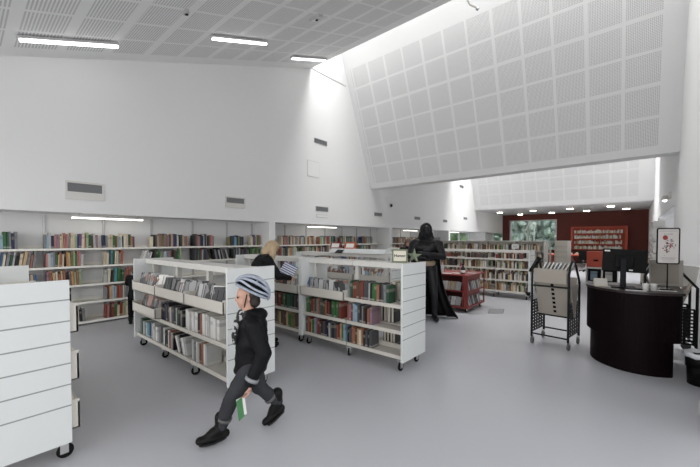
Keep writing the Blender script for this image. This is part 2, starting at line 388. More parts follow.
def book_mat(c):
    nm = 'book_' + c.replace(' ', '_')
    if nm in MATS: return MATS[nm]
    m = mat(nm, PAL[c], .5, spec=.35, var=.12, vscale=2); n = m.node_tree; x = NX(m)
    tc = n.nodes.new('ShaderNodeTexCoord'); sp = n.nodes.new('ShaderNodeSeparateXYZ'); n.links.new(tc.outputs['Generated'], sp.inputs[0])
    oi = n.nodes.new('ShaderNodeObjectInfo'); R = oi.outputs['Random']
    z = sp.outputs[2]
    lab = x.band(z, 10, .06, .10); ti = x.op('LESS_THAN', x.op('ABSOLUTE', x.op('SUBTRACT', z, x.op('ADD', .55, x.op('MULTIPLY', R, .25)))), .09)
    base = n.nodes['Principled BSDF'].inputs['Base Color'].links[0].from_socket
    lum = sum(PAL[c]) / 3
    m1 = n.nodes.new('ShaderNodeMix'); m1.data_type = 'RGBA'; m1.inputs[7].default_value = (.65, .63, .58, 1)
    n.links.new(base, m1.inputs[6]); n.links.new(x.op('MULTIPLY', x.op('MULTIPLY', lab, x.op('LESS_THAN', R, .4)), .4), m1.inputs[0])
    m2 = n.nodes.new('ShaderNodeMix'); m2.data_type = 'RGBA'
    m2.inputs[7].default_value = (.55, .5, .4, 1) if lum < .15 else (.08, .07, .07, 1)
    n.links.new(m1.outputs[2], m2.inputs[6]); n.links.new(x.op('MULTIPLY', x.op('MULTIPLY', ti, x.op('GREATER_THAN', R, .5)), .30), m2.inputs[0])
    n.links.new(m2.outputs[2], n.nodes['Principled BSDF'].inputs['Base Color'])
    return m
def book_geo(b, M, mc=0, mp=1):
    b.box(-.5, .5, -.0, .03, 0, 1, mc, M); b.box(-.5, -.38, .03, 1, 0, 1, mc, M); b.box(.38, .5, .03, 1, 0, 1, mc, M); b.box(-.38, .38, .03, .96, .02, .975, mp, M)
BMESH = {}
def book_mesh(c):
    if c not in BMESH:
        b = MB(); book_geo(b, Matrix.Identity(4)); me = b.mesh('book'); me.materials.append(book_mat(c)); me.materials.append(PAGES); BMESH[c] = me
    return BMESH[c]
BOOKS = []                                            # collected, later the largest 300 become objects
P_SHELF = ['green', 'dark green', 'pale green', 'pale green', 'teal', 'blue', 'navy blue', 'light blue', 'red', 'terracotta', 'terracotta', 'orange', 'tan', 'tan', 'beige', 'beige', 'cream', 'cream', 'light grey', 'grey', 'mauve', 'purple', 'pink', 'olive', 'brown', 'black']
P_DARK = ['black', 'dark grey', 'black', 'grey', 'dark green', 'red', 'light blue', 'brown', 'navy blue', 'dark grey', 'dark brown']
P_WHITE = ['white', 'white', 'light grey', 'white', 'cream', 'white']
P_MIX = ['black', 'red', 'terracotta', 'light grey', 'dark grey', 'white', 'brown', 'dark brown']
P_CLASS = ['brown', 'dark brown', 'red', 'terracotta', 'black', 'dark grey', 'light grey', 'black', 'dark green', 'grey']
def row(p0, p1, z, ax, where, pal=P_SHELF, h=(.21, .28), th=(.022, .045), dep=(.14, .19), lean=0, seed=None, fixed=None, sign=1, group='books on the wall shelves', gaps=0):
    """books side by side from p0 to p1 on a line; ax='y': shelf line along +Y with spines facing +X at x=sign; ax='x': along +X, spines facing -Y at y=sign; ax='X': spines facing +Y"""
    rnd = random.Random(seed if seed is not None else hash_(p0, z)); p = p0; i = 0
    while True:
        c = fixed[i % len(fixed)] if fixed else rnd.choice(pal); t = rnd.uniform(*th)
        if c in ('cream', 'white') and not fixed: t *= .8
        if p + t > p1 + .01: break
        hh = rnd.uniform(*h); d = rnd.uniform(*dep); la = lean * rnd.uniform(.7, 1.1) if lean else rnd.choice([0, 0, 0, 0, .03, -.02])
        i += 1
        foot = t / math.cos(la) if lean else t
        if ax == 'y': loc = Vector((sign - rnd.uniform(0, .02), p + foot / 2, z)); rz = PI / 2
        elif ax == 'x': loc = Vector((p + foot / 2, sign + rnd.uniform(0, .015), z)); rz = 0
        else: loc = Vector((p + foot / 2, sign - rnd.uniform(0, .015), z)); rz = PI
        if la: loc.z += abs(math.sin(la)) * t / 2 + .0005
        BOOKS.append(dict(loc=loc, rz=rz, la=la if ax != 'X' else -la, t=t - .0015, h=hh, d=d, c=c, where=where, group=group, n=i, lean=bool(lean)))
        p += foot + (.002 if not lean else .006)
        if gaps and rnd.random() < gaps: p += rnd.uniform(.02, .08)
def hash_(a, b): return int(abs(a * 1000) + abs(b) * 7919)

# ---- wall shelving unit in the alcoves
ZS = (.07, .44, .78, 1.14, 1.48)
def wall_shelving(ya, yb, ups, label):
    t = thing('wall_shelving', label, 'shelving', (-8.38, ya, 0), 0, 'cream wall shelving in the alcoves')
    L = yb - ya
    for z in ZS:
        b = MB(); d = .40 if z < .1 else .36
        b.box(.02, d, .005, L - .005, z - .025, z - .003); b.box(d - .012, d + .004, .005, L - .005, z - .035, z + .002); b.box(.02, .03, .005, L - .005, z - .003, z + .05); b.build('shelf', SHELFA, t)
    b = MB(); b.box(.02, .36, .005, L - .005, 0, .035); b.build('plinth', mat('dark_plinth', (.10, .10, .10), .7), t)  # plinth in one even dark grey
    for y in ups:
        b = MB(); b.box(.0, .03, y - ya - .02, y - ya + .02, 0, 2.1)
        for z in ZS: b.box(.03, .30, y - ya - .004, y - ya + .004, z - .06, z - .025)
        b.build('upright', GREYM, t)
wall_shelving(-.8, 5.62, [.12, 1.05, 1.97, 2.87, 3.8, 4.72, 5.5], 'cream wall shelving along the left alcove, nearest one')
wall_shelving(5.82, 11.66, [6.7 + .9 * k for k in range(6)], 'cream wall shelving in the second alcove behind the woman')
wall_shelving(11.86, 17.5, [12.7 + .9 * k for k in range(6)], 'cream wall shelving in the third alcove behind the statue')
XB = -8.03
A1 = [('top shelf', 1.48, [(.30, .68, 0, ['grey', 'light grey', 'navy blue', 'grey', 'light blue', 'green', 'dark green', 'grey', 'navy blue']), (1.01, 1.79, 0, None), (1.89, 2.45, 0, None), (2.76, 3.53, 0, ['cream', 'black', 'dark grey', 'tan', 'grey', 'terracotta', 'olive', 'grey', 'terracotta', 'mauve', 'dark grey', 'tan', 'purple', 'navy blue', 'blue']),
                            (3.68, 4.22, 0, ['black', 'dark grey', 'terracotta', 'pink', 'grey', 'black', 'navy blue', 'light grey', 'black', 'grey']), (4.60, 5.05, 0, ['olive', 'black', 'dark grey', 'navy blue', 'blue', 'light blue', 'teal', 'navy blue']), (5.27, 5.58, 0, None)]),
      ('second shelf', 1.14, [(.30, .90, .16, ['red', 'brown', 'dark grey', 'grey', 'blue', 'cream', 'grey', 'dark green', 'light grey', 'black', 'beige', 'tan', 'grey', 'terracotta', 'grey']), (1.03, 1.57, 0, ['pink', 'light grey', 'light blue', 'mauve', 'green', 'tan', 'terracotta', 'beige', 'black', 'orange', 'tan', 'olive', 'pale green', 'green', 'pink']),
                              (1.9, 2.24, .04, ['beige', 'cream', 'dark grey', 'teal', 'dark green', 'cream', 'beige', 'grey', 'orange red', 'terracotta']), (2.55, 2.72, .3, ['white', 'light grey', 'light grey']), (2.78, 3.40, .05, ['black', 'brown', 'dark green', 'green', 'pale green', 'grey', 'light grey', 'light blue', 'grey', 'pink', 'brown']), (3.66, 4.04, 0, P_DARK), (4.20, 4.6, -.25, ['black', 'grey', 'dark grey', 'black', 'light grey']), (4.7, 5.2, 0, P_DARK), (5.25, 5.55, 0, ['green', 'dark green', 'olive'])]),
      ('middle shelf', .78, [(.2, .9, 0, None), (1.04, 1.55, -.05, None), (1.9, 2.41, .08, ['light grey', 'cream', 'black', 'dark grey', 'teal', 'green', 'green', 'dark green', 'terracotta', 'pink', 'terracotta', 'light blue', 'beige', 'grey', 'tan'])]),
      ('fourth shelf', .44, [(1.33, 1.38, 0, ['black', 'blue']), (1.9, 2.32, .02, ['grey', 'red', 'tan', 'light grey', 'light blue', 'terracotta', 'orange red', 'mauve', 'beige', 'grey']), (2.5, 3.2, 0, None)]),
      ('bottom shelf', .07, [(1.46, 1.60, -.05, ['cream', 'black', 'grey', 'brown']), (1.9, 2.34, .04, ['red', 'pink', 'dark brown', 'red', 'green', 'beige', 'red', 'tan', 'pale green', 'cream']), (2.55, 3.2, 0, None)])]
for nm, z, segs in A1:
    for a, b_, ln, fx in segs:
        bay = 1 + max(0, int((a - .0) / .9 + .0))
        row(a, b_, z, 'y', '%s, left wall alcove, %s bay' % (nm, ORD(bay)), h=(.225, .30), lean=ln, fixed=fx, sign=XB)
A2 = [('top shelf', 1.48, [(6.3, 7.05), (7.08, 7.67), (7.9, 8.7), (8.95, 9.8), (10.2, 10.9)]), ('second shelf', 1.14, [(6.3, 6.98), (7.15, 8.2), (8.24, 8.92), (9.2, 9.9), (10.1, 10.8)]), ('middle shelf', .78, [(6.2, 7.3), (7.7, 8.6), (9.2, 10.2)])]
for nm, z, segs in A2:
    for a, b_ in segs:
        row(a, b_, z, 'y', '%s, second alcove, %s bay' % (nm, ORD(int((a - 5.82) / .9) + 1)), h=(.22, .29), sign=XB)
for z in ZS[2:]:
    for a in (12.0, 12.9, 13.8, 14.7, 15.6, 16.5): row(a, a + .7, z, 'y', 'third alcove', sign=XB)

# ================================================================ MOBILE BOOKCASES
def caster(parent, x, y, rz=0):
    b = MB(); M = TR(x, y, 0) @ RZ(rz)
    b.box(-.03, .03, -.03, .03, .125, .14, M=M); b.box(-.022, -.016, -.02, .03, .04, .125, M=M); b.box(.016, .022, -.02, .03, .04, .125, M=M)
    c = b.build('caster', CHROME, parent)
    b = MB(); b.lathe([(.03, -.014), (.05, -.012), (.053, 0), (.05, .012), (.03, .014)], 18, M=M @ TR(0, .012, .053) @ RY(PI / 2)); b.build('wheel', RUBBER, c)
def gondola(x0, n, y0, y1, label, tray_rows=(), H=1.35, back_trays=(), cyo=.06, group='white mobile bookcases', grooves=True, cap=True, pitch=.9, prot=.06, th=.13, sh=(.53, .85)):
    """unit along x from x0, n bays, end panels, origin at (x0,y0)"""
    L = n * pitch; D = y1 - y0
    t = thing('mobile_bookcase', label, 'bookcase', (x0, y0, 0), 0, group)
    for k, x in enumerate((0, L)):
        b = MB(); a, c = (x - .03, x + .0) if k == 0 else (x, x + .03)
        b.box(a, c, -.03, D + .03, .14, H, 0)
        if k == 1 and grooves:
            for i in range(6):
                z = H - .145 - .157 * i; b.box(c, c + .0015, -.03, D + .03, z - .005, z + .005, 1)
        b.build('end_panel', [PANEL, GROOVE], t, bevel=.002)
    mid = D / 2
    for i in range(n + 1):
        x = min(max(i * pitch, .03), L - .03); b = MB(); b.box(x - .03, x + .03, mid - .03, mid + .03, .14, H - .07); b.build('post', WHITE, t)
    for i in range(n if cap else 0):
        b = MB(); b.box(i * pitch + .004, (i + 1) * pitch - .004, .13, D - .13, H - .075, H - .005); b.build('top_rail', WHITE, t, bevel=.003)
    def shelf(x, z, ya, yb, lip):
        b = MB(); b.box(x + .006, x + pitch - .006, ya, yb, z - .02, z); b.box(x + .006, x + pitch - .006, lip - .006, lip + .006, z - .035, z + .012); return b
    for i in range(n):
        x = i * pitch
        b = shelf(x, .2, .006, D - .006, .006); b.box(x + .006, x + pitch - .006, D - .012, D, .165, .212); b.box(x + .01, x + pitch - .01, mid - .012, mid + .012, .2, .26); b.build('bottom_shelf', SHELF, t)
        for z in sh:
            if ('f', i, z) not in tray_rows: b = shelf(x, z, .0, mid - .04, .0); b.build('shelf', SHELF, t)
            b = shelf(x, z, mid + .04, D, D); b.build('shelf', SHELF, t)
    for (s, i, z) in tray_rows:
        x = i * pitch; q = -1 if s == 'f' else 1; yo = 0 if s == 'f' else D
        b = MB(); X0, X1 = x + .004, x + pitch - .004
        ya, yb = sorted((yo + q * prot, yo - q * .2))
        b.box(X0, X1, ya, yb, z, z + .012); b.box(X0, X0 + .012, ya, yb, z, z + th + .02); b.box(X1 - .012, X1, ya, yb, z, z + th + .02)
        fy = sorted((yo + q * prot, yo + q * (prot - .015))); b.box(X0, X1, fy[0], fy[1], z, z + th)
        b.build('tray', SHELF, t, bevel=.002)
    for i in range(n + 1):
        x = min(max(i * pitch, .06), L - .06)
        for y in (cyo, D - cyo): caster(t, x, y, .4 * (i % 2))
    return t

# unit B: mobile bookcase left of centre (three bays)
BX, BY0, BY1 = -5.83, 1.78, 2.30
gondola(BX, 3, BY0, BY1, 'white mobile bookcase behind the walking child, with trays of film cases', [('f', 0, .88), ('f', 1, .88), ('f', 2, .88), ('f', 0, .56), ('b', 0, .85), ('b', 1, .85), ('b', 2, .85)], sh=(.55,))
yb = BY0 + .02
row(-4.98, -4.24, .55, 'x', 'middle shelf behind the child, second bay', h=(.19, .24), fixed=['grey', 'dark brown', 'black', 'navy blue', 'dark grey', 'black', 'brown', 'light grey', 'dark grey', 'black', 'light grey', 'dark green', 'black', 'white', 'black', 'dark grey'], sign=yb, group='books on the mobile bookcases', th=(.04, .055))
row(-4.20, -3.36, .55, 'x', 'middle shelf behind the child, third bay', h=(.22, .25), fixed=['white', 'white', 'light grey', 'white', 'white', 'black', 'terracotta', 'white', 'white', 'light grey', 'white', 'white', 'white'], th=(.05, .07), sign=yb, group='books on the mobile bookcases')
row(-5.79, -5.0, .2, 'x', 'bottom shelf behind the child, first bay', h=(.2, .25), fixed=['grey', 'dark green', 'light grey', 'grey', 'light grey', 'teal', 'blue', 'grey', 'white', 'light grey', 'white', 'light grey'], th=(.05, .07), sign=yb, group='books on the mobile bookcases')
row(-4.88, -4.52, .2, 'x', 'bottom shelf behind the child, second bay', h=(.2, .24), fixed=['white', 'black', 'black', 'white', 'dark grey', 'terracotta', 'light grey', 'black'], th=(.03, .05), sign=yb, group='books on the mobile bookcases')
row(-4.44, -4.12, .2, 'x', 'middle of the bottom shelf behind the child', h=(.2, .24), lean=-.45, fixed=['black', 'white', 'black', 'light grey', 'white', 'light grey'], th=(.03, .045), sign=yb, group='books on the mobile bookcases')
row(-4.02, -3.62, .2, 'x', 'bottom shelf behind the child, third bay', h=(.21, .25), fixed=['light grey', 'grey', 'white', 'light grey', 'brown', 'terracotta', 'white', 'light grey', 'black'], th=(.035, .05), sign=yb, group='books on the mobile bookcases')

# unit C: mobile bookcases in the middle
CY0, CY1 = 3.50, 4.02
gondola(-3.93, 2, CY0, CY1, 'white mobile bookcase in the middle of the hall, beside the statue', [('f', 0, .79)], sh=(.51, .83))
gondola(-5.80, 2, CY0, CY1, 'white mobile bookcase the blonde woman leans over', [('f', 0, .79), ('f', 1, .79)], sh=(.51,))
yc = CY0 + .02; G2 = 'books on the mobile bookcases'; W = 'bookcase beside the statue'
row(-3.02, -2.34, .83, 'x', 'upper shelf, ' + W, fixed=['grey', 'dark green', 'brown', 'red', 'brown', 'brown', 'red', 'dark grey', 'dark grey', 'light grey', 'black', 'green', 'green', 'terracotta', 'black', 'dark grey'], h=(.22, .25), th=(.028, .042), sign=yc, group=G2)
row(-3.04, -2.60, .51, 'x', 'middle shelf right bay, ' + W, fixed=['terracotta', 'mauve', 'red', 'light blue', 'light blue', 'dark grey', 'black', 'grey', 'dark brown', 'black'], h=(.21, .25), th=(.028, .042), sign=yc, group=G2)
row(-3.88, -3.15, .51, 'x', 'middle shelf left bay, ' + W, fixed=['green', 'green', 'dark grey', 'red', 'terracotta', 'dark green', 'grey', 'terracotta', 'dark grey', 'dark green', 'brown', 'terracotta', 'black', 'red', 'black', 'green'], h=(.21, .25), th=(.028, .042), sign=yc, group=G2)
row(-3.03, -2.60, .2, 'x', 'bottom shelf right bay, ' + W, fixed=['black', 'dark grey', 'terracotta', 'terracotta', 'brown', 'tan', 'cream', 'terracotta', 'black', 'dark grey'], h=(.20, .24), th=(.028, .042), sign=yc, group=G2)
row(-3.90, -3.08, .2, 'x', 'bottom shelf left bay, ' + W, fixed=['dark grey', 'terracotta', 'red', 'tan', 'green', 'light blue', 'mauve', 'red', 'dark grey', 'black', 'brown', 'navy blue', 'black', 'light grey', 'dark grey', 'black'], h=(.20, .25), th=(.028, .042), sign=yc, group=G2)
row(-4.85, -4.03, .51, 'x', 'middle shelf beside the blonde woman', pal=['green', 'dark green', 'dark grey', 'terracotta', 'red', 'brown', 'black', 'dark brown'], h=(.22, .25), sign=yc, group=G2, th=(.035, .05))
row(-4.85, -4.03, .2, 'x', 'bottom shelf beside the blonde woman', pal=['green', 'olive', 'light blue', 'brown', 'dark grey', 'tan', 'dark grey'], h=(.21, .25), sign=yc, group=G2, th=(.035, .05))
row(-2.55, -2.16, .83, 'X', 'rear upper shelf, ' + W, fixed=['light grey', 'cream', 'grey', 'light grey'], h=(.22, .25), th=(.05, .07), sign=CY1 - .02, group=G2)
row(-2.69, -2.44, .51, 'X', 'rear middle shelf, ' + W, fixed=['dark grey', 'black', 'brown', 'grey'], h=(.22, .25), sign=CY1 - .02, group=G2, th=(.04, .05))
row(-2.62, -2.42, .2, 'X', 'rear bottom shelf, ' + W, fixed=['dark grey', 'black', 'grey'], h=(.22, .25), sign=CY1 - .02, group=G2, th=(.04, .05))

# unit A: near left, seen from its grooved end panel, trays on the far side
AX = -3.19 - 2.1
A = gondola(AX, 2, -.09, .50, 'large white mobile bookcase cut by the left picture edge', [('b', 1, .95), ('b', 1, .59), ('b', 1, .22), ('f', 1, .95), ('b', 0, .95)], sh=(.60,), pitch=1.05, cap=False, prot=.085, th=.2, cyo=.01)
b = MB(); M = TR(-4.5, .22, .99) @ RX(.5); b.box(-.45, .45, -.004, .004, 0, .36, M=M); tag(b.build('display_board', WHITE), 'slanted white board standing inside the near left bookcase', 'board')

# unit E: second bookcase behind the middle one
EY0, EY1 = 5.35, 5.9
gondola(-6.2, 3, EY0, EY1, 'cream mobile bookcase hidden behind the middle one, grey display rack on top', [('f', 0, .80), ('f', 1, .80), ('f', 2, .80), ('b', 1, .8)], sh=(.51,))
b = MB(); b.prism([(EY0 + .05, 1.352), (EY0 + .09, 1.352), (EY0 + .20, 1.44), (EY0 + .32, 1.44), (EY0 + .42, 1.352)], -5.25, -3.72, 'x')
b.prism([(EY0 + .02, 1.352), (EY0 + .05, 1.352), (EY0 + .16, 1.42), (EY0 + .13, 1.42)], -5.0, -4.83, 'x', 1)
tag(b.build('display_rack', [PANEL, DARK]), 'long white slanted display rack standing on the cream bookcase top', 'rack')

# unit D and F: further bookcases
DY0, DY1 = 9.9, 10.42
gondola(-6.6, 5, DY0, DY1, 'long cream bookcase behind the red cart, lower one', [], sh=(.51, .83, 1.1), group='far cream bookcases')
def far_case(x0, x1, y0, y1, label, H=1.6):
    t = thing('bookcase', label, 'bookcase', (x0, y0, 0), 0, 'far cream bookcases')
    L = x1 - x0; D = y1 - y0
    for x in (0, L - .04): b = MB(); b.box(x, x + .04, 0, D, 0, H); b.build('end_panel', SHELF, t)
    n = max(1, round(L / .9))
    b = MB(); b.box(.04, L - .04, D / 2 - .01, D / 2 + .01, .1, H - .03); b.build('back_panel', SHELF, t)
    for i in range(1, n): b = MB(); b.box(L * i / n - .015, L * i / n + .015, 0, D, .0, H); b.build('divider', SHELF, t)
    for z in (.1, .42, .72, 1.0, 1.28): b = MB(); b.box(.04, L - .04, 0, D, z - .02, z); b.build('shelf', SHELF, t)
    b = MB(); b.box(-.02, L + .02, -.02, D + .02, H - .03, H); b.build('top_board', SHELF, t)
far_case(-6.6, -2.08, 12.0, 12.5, 'tall cream bookcase spanning behind the lower one, white sign on it')
far_case(-1.98, -1.62, 13.0, 13.9, 'narrow cream bookcase end just left of the red niche')
nb = [o for o in C.objects if o.name.startswith('bookcase') and o.get('label', '').startswith('narrow')][0]
b = MB(); b.box(0, .36, -.02, 0, 0, 1.57)
for z in (1.4, 1.23, 1.06, .89, .72, .55): b.box(0, .36, -.0215, -.02, z - .006, z + .006, 1)
b.build('front_panel', [mat('cream_panel', (.60, .56, .48), .5), GROOVE], nb)
for x in (-2.35, -2.15):
    b = MB(); b.box(x, x + .05, 13.1, 13.15, 0, 1.58); tag(b.build('upright_post', WHITE), 'white upright post between the two far cream bookcases, %s' % ('left one' if x < -2.2 else 'right one'), 'post')
P_FAR = ['cream', 'cream', 'beige', 'beige', 'white', 'white', 'light grey', 'tan', 'tan', 'brown', 'dark grey', 'terracotta', 'pale green', 'dark brown', 'black', 'orange']
for i in range(5):
    x = -6.6 + .9 * i
    for z in (.2, .51, .83, 1.1): row(x + .04, x + .04 + random.uniform(.6, .82), z, 'x', 'far bookcase', pal=P_FAR if z < 1.1 else ['brown', 'red', 'dark grey', 'cream', 'dark brown'], h=(.15, .24) if z < 1.1 else (.12, .16), sign=DY0 + .02, gaps=.12)
    for z in (.1, .42, .72, 1.0, 1.28): row(x + .04, x + .84, z, 'x', 'far bookcase', pal=P_FAR + ['black', 'green', 'dark brown'], h=(.16, .23), sign=12.02, gaps=.1)
    for z in (.1, .42, .72, 1.0, 1.28): row(x + .04, x + .84, z, 'X', 'far bookcase', pal=P_FAR, h=(.16, .23), sign=12.48, gaps=.1)
for z in (.1, .42, .72, 1.0, 1.28):
    row(13.06, 13.84, z, 'y', 'far bookcase', pal=P_FAR, h=(.18, .24), sign=-1.66, gaps=.1)
    pass
# wall niche shelves (red) on the end wall
t = thing('wall_shelf_unit', 'brick red shelf unit on the dark red end wall with pale books', 'shelving', (-3.2, 27.5, .95))
b = MB(); b.box(0, 3.0, -.03, 0, 0, 1.55); b.build('back_panel', REDS, t)
for x in (0, 2.86): b = MB(); b.box(x, x + .14, -.32, -.03, 0, 1.55); b.build('side_panel', REDS, t)
b = MB(); b.box(.14, 2.86, -.32, -.03, 1.47, 1.55); b.build('top_panel', REDS, t)
for z in (.0, .35, .70, 1.05): b = MB(); b.box(.14, 2.86, -.30, -.03, z, z + .045); b.build('shelf', REDS, t)
P_PALE = ['cream', 'white', 'beige', 'white', 'cream', 'tan', 'white', 'white']
for z in (.045, .395, .745, 1.095): row(-3.0, -.45, .95 + z, 'x', 'red wall unit', pal=P_PALE, h=(.14, .25), th=(.04, .10), sign=27.22, gaps=.12)
b = MB(); 
for k in range(4): b.box(-1.35 + k * .24, -1.35 + k * .24 + .22, 27.0, 27.15, 2.2, 2.42 + .03 * (k % 2))
# low red table with things, in front of red wall
t = thing('counter', 'low brick red counter standing before the red end wall', 'counter', (-3.6, 21, 0))
b = MB(); b.box(0, 1.6, 0, .7, .78, .84); b.build('top', REDS, t)
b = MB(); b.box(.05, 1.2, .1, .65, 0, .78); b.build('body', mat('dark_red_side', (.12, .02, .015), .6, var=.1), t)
for k in range(5): row(-3.5 + .3 * k, -3.3 + .3 * k, .84, 'x', 'red counter', pal=P_PALE, h=(.05, .12), th=(.05, .1), sign=21.1)
t = thing('office_chair', 'black office chair beside the low red counter', 'chair', (-1.75, 20.6, 0), .6)
b = MB(); b.box(-.24, .24, -.24, .24, .45, .53); b.build('seat', BLACK, t, bevel=.02)
b = MB(); b.box(-.22, .22, .22, .27, .58, 1.05); b.build('backrest', BLACK, t, bevel=.02)
b = MB(); b.lathe([(.03, .08), (.03, .45)], 10); b.tube([(0, .2, .4), (0, .27, .6)], .02); b.build('column', GREYM, t)
for k in range(5): b = MB(); a = k * 2 * PI / 5; b.tube([(0, 0, .1), (.28 * math.cos(a), .28 * math.sin(a), .06)], .02); b.ball((.28 * math.cos(a), .28 * math.sin(a), .03), .03, sub=2); b.build('leg', BLACK, t)
# red drawer cabinet on a glass display
t = thing('display_cabinet', 'red cabinet with two dark finger holes above a glazed white case', 'cabinet', (-1.28, 15.2, 0), 0)
b = MB(); b.box(0, .92, 0, .5, .62, 1.2); b.build('red_box', REDS, t, bevel=.01)
for x in (.28, .66): b = MB(); b.box(x - .07, x + .07, -.012, 0, .84, .90); b.build('finger_hole', BLACK, t)
b = MB(); b.box(-.02, .94, -.02, .5, .0, .06); b.box(-.02, .94, -.02, .5, .56, .62); 
for x in (-.02, .44, .90): b.box(x, x + .04, -.02, .5, .06, .56)
b.box(0, .92, .42, .5, .06, .56, 1); b.build('case', [WHITE, DARK], t)
for x, c in ((.2, 'light_blue'), (.64, 'white')):
    b = MB(); b.box(x - .09, x + .12, .2, .22, .12, .45, M=None); b.build('leaflet', book_mat(c.replace('_', ' ')), t)

# right wall shelves beyond the desk
t = thing('wall_shelf', 'white shelves loaded with boxes on the right wall past the desk', 'shelving', (XR, 13.2, 0))
for z in (.9, 1.25, 1.6, 2.02):
    b = MB(); b.box(-.34, 0, .0, 2.2, z - .03, z) ; b.build('shelf', WHITE, t)
b = MB(); b.box(-.3, 0, 0, .03, 0, 2.0); b.box(-.3, 0, 2.17, 2.2, 0, 2.0); b.build('side_panel', WHITE, t)
rnd = random.Random(3); NB = 0
for z in (.9, 1.25, 1.6, 2.02):
    y = 13.25
    while y < 15.2:
        ww = rnd.uniform(.1, .22); h = rnd.uniform(.08, .26); NB += 1
        b = MB(); b.box(XR - .3, XR - .05, y, y + ww, z + .0005, z + h, 0); b.box(XR - .301, XR - .3, y + ww * .2, y + ww * .8, z + h * .3, z + h * .7, 1)
        tag(b.build('storage_box', [mat('box_%d' % (NB % 4), [(.7, .69, .66), (.3, .3, .31), (.6, .55, .5), (.62, .62, .64)][NB % 4], .6), PAPER]),
            '%s box, %s on the %s right wall shelf' % (['white', 'dark', 'beige', 'pale grey'][NB % 4], ORD(NB), {.9: 'lowest', 1.25: 'second', 1.6: 'third', 2.02: 'top'}[z]), 'box', 'boxes on the right wall shelves')
        y += ww + rnd.uniform(.02, .12)

# ================================================================ film cases in trays
CASEM = {}
def case_mesh(c):
    if c in CASEM: return CASEM[c]
    nm = 'case_' + c.replace(' ', '_')
    m = mat(nm, PAL[c], .3, spec=.5, coat=.3); n = m.node_tree
    tc = n.nodes.new('ShaderNodeTexCoord'); v = n.nodes.new('ShaderNodeTexVoronoi'); v.inputs['Scale'].default_value = 2.2
    oi = n.nodes.new('ShaderNodeObjectInfo'); ad = n.nodes.new('ShaderNodeVectorMath'); ad.operation = 'ADD'
    n.links.new(tc.outputs['Generated'], ad.inputs[0]); n.links.new(oi.outputs['Location'], ad.inputs[1]); n.links.new(ad.outputs[0], v.inputs['Vector'])
    r = n.nodes.new('ShaderNodeValToRGB'); e = r.color_ramp.elements
    base = PAL[c]; e[0].color = (*base, 1); e[1].color = (*[min(.8, x * .5 + .25) for x in base], 1); e[0].position = .45; e[1].position = .55; r.color_ramp.interpolation = 'CONSTANT'
    k = e.new(.85); k.color = (.22, .11, .08, 1)
    n.links.new(v.outputs['Color'], r.inputs[0]); n.links.new(r.outputs[0], n.nodes['Principled BSDF'].inputs['Base Color'])
    b = MB(); b.box(-.5, .5, 0, 1, 0, 1, 0); b.box(-.5, -.46, -.02, 0, 0, 1, 1); me = b.mesh('film_case'); me.materials.append(m); me.materials.append(BLACK)
    CASEM[c] = me; return me
CN = 0
def case(loc, yaw, tilt, roll, c, label, w=.135, h=.19, d=.014, group='film cases in the trays'):
    o = bpy.data.objects.new('film_case', case_mesh(c)); C.objects.link(o)
    M = TR(*loc) @ RZ(yaw) @ RX(-tilt) @ RY(roll) @ Matrix.Diagonal((w, d, h, 1))
    o.matrix_world = M; tag(o, label, 'case', group); return o
rnd = random.Random(11)
def tray_fill(x0, x1, y, z, where, pal, step=(.05, .075), yaw=.55, tl=.36, hmul=1.12):
    x = x0; k = 0
    while x < x1:
        c = rnd.choice(pal); k += 1
        h = rnd.choice([.20, .22, .17, .21]) * hmul; wd = .15
        case((x, y + rnd.uniform(-.02, .03), z + .03), yaw + rnd.uniform(-.1, .1), tl + rnd.uniform(-.08, .08), .0, c, '%s film case, %s from left, %s' % (c, ORD(k), where), w=wd, h=h)
        x += rnd.uniform(*step)
DC = ['black', 'dark grey', 'dark brown', 'black', 'brown', 'grey']
LC = ['white', 'light grey', 'dark grey', 'black', 'black', 'brown', 'dark grey', 'light grey']
tray_fill(-5.72, -5.22, 1.84, .88, 'left top tray behind the child', DC, step=(.085, .12))
tray_fill(-5.10, -4.98, 1.84, .88, 'gap of the top tray behind the child', P_WHITE, step=(.035, .05), tl=.25, hmul=1.2)
tray_fill(-4.86, -4.08, 1.84, .88, 'middle top tray behind the child', LC, step=(.05, .07))
tray_fill(-3.95, -3.26, 1.84, .88, 'right top tray behind the child', LC, step=(.06, .085))
tray_fill(-5.70, -5.08, 1.84, .56, 'lower tray of the bookcase behind the child', DC + ['terracotta'], step=(.08, .12))
tray_fill(-3.84, -3.12, 3.56, .79, 'tray of the bookcase beside the statue', ['black', 'grey', 'dark grey', 'light grey', 'brown', 'white', 'blue'], step=(.07, .1), hmul=1.1)
tray_fill(-4.75, -4.05, 3.56, .79, 'tray under the hands of the blonde woman', ['white', 'light grey', 'tan', 'terracotta', 'cream', 'dark grey'], step=(.07, .1), hmul=.95)
tray_fill(-5.65, -4.95, 3.56, .79, 'tray left of the blonde woman', ['white', 'light grey', 'tan', 'dark grey'], step=(.1, .14))
for i in range(3):
    tray_fill(-6.1 + .9 * i, -5.45 + .9 * i, 5.40, .80, 'cream bookcase behind the middle one, %s bay' % ORD(i + 1), ['white', 'light grey', 'tan', 'terracotta', 'cream', 'dark grey', 'light blue', 'white'], step=(.06, .09))
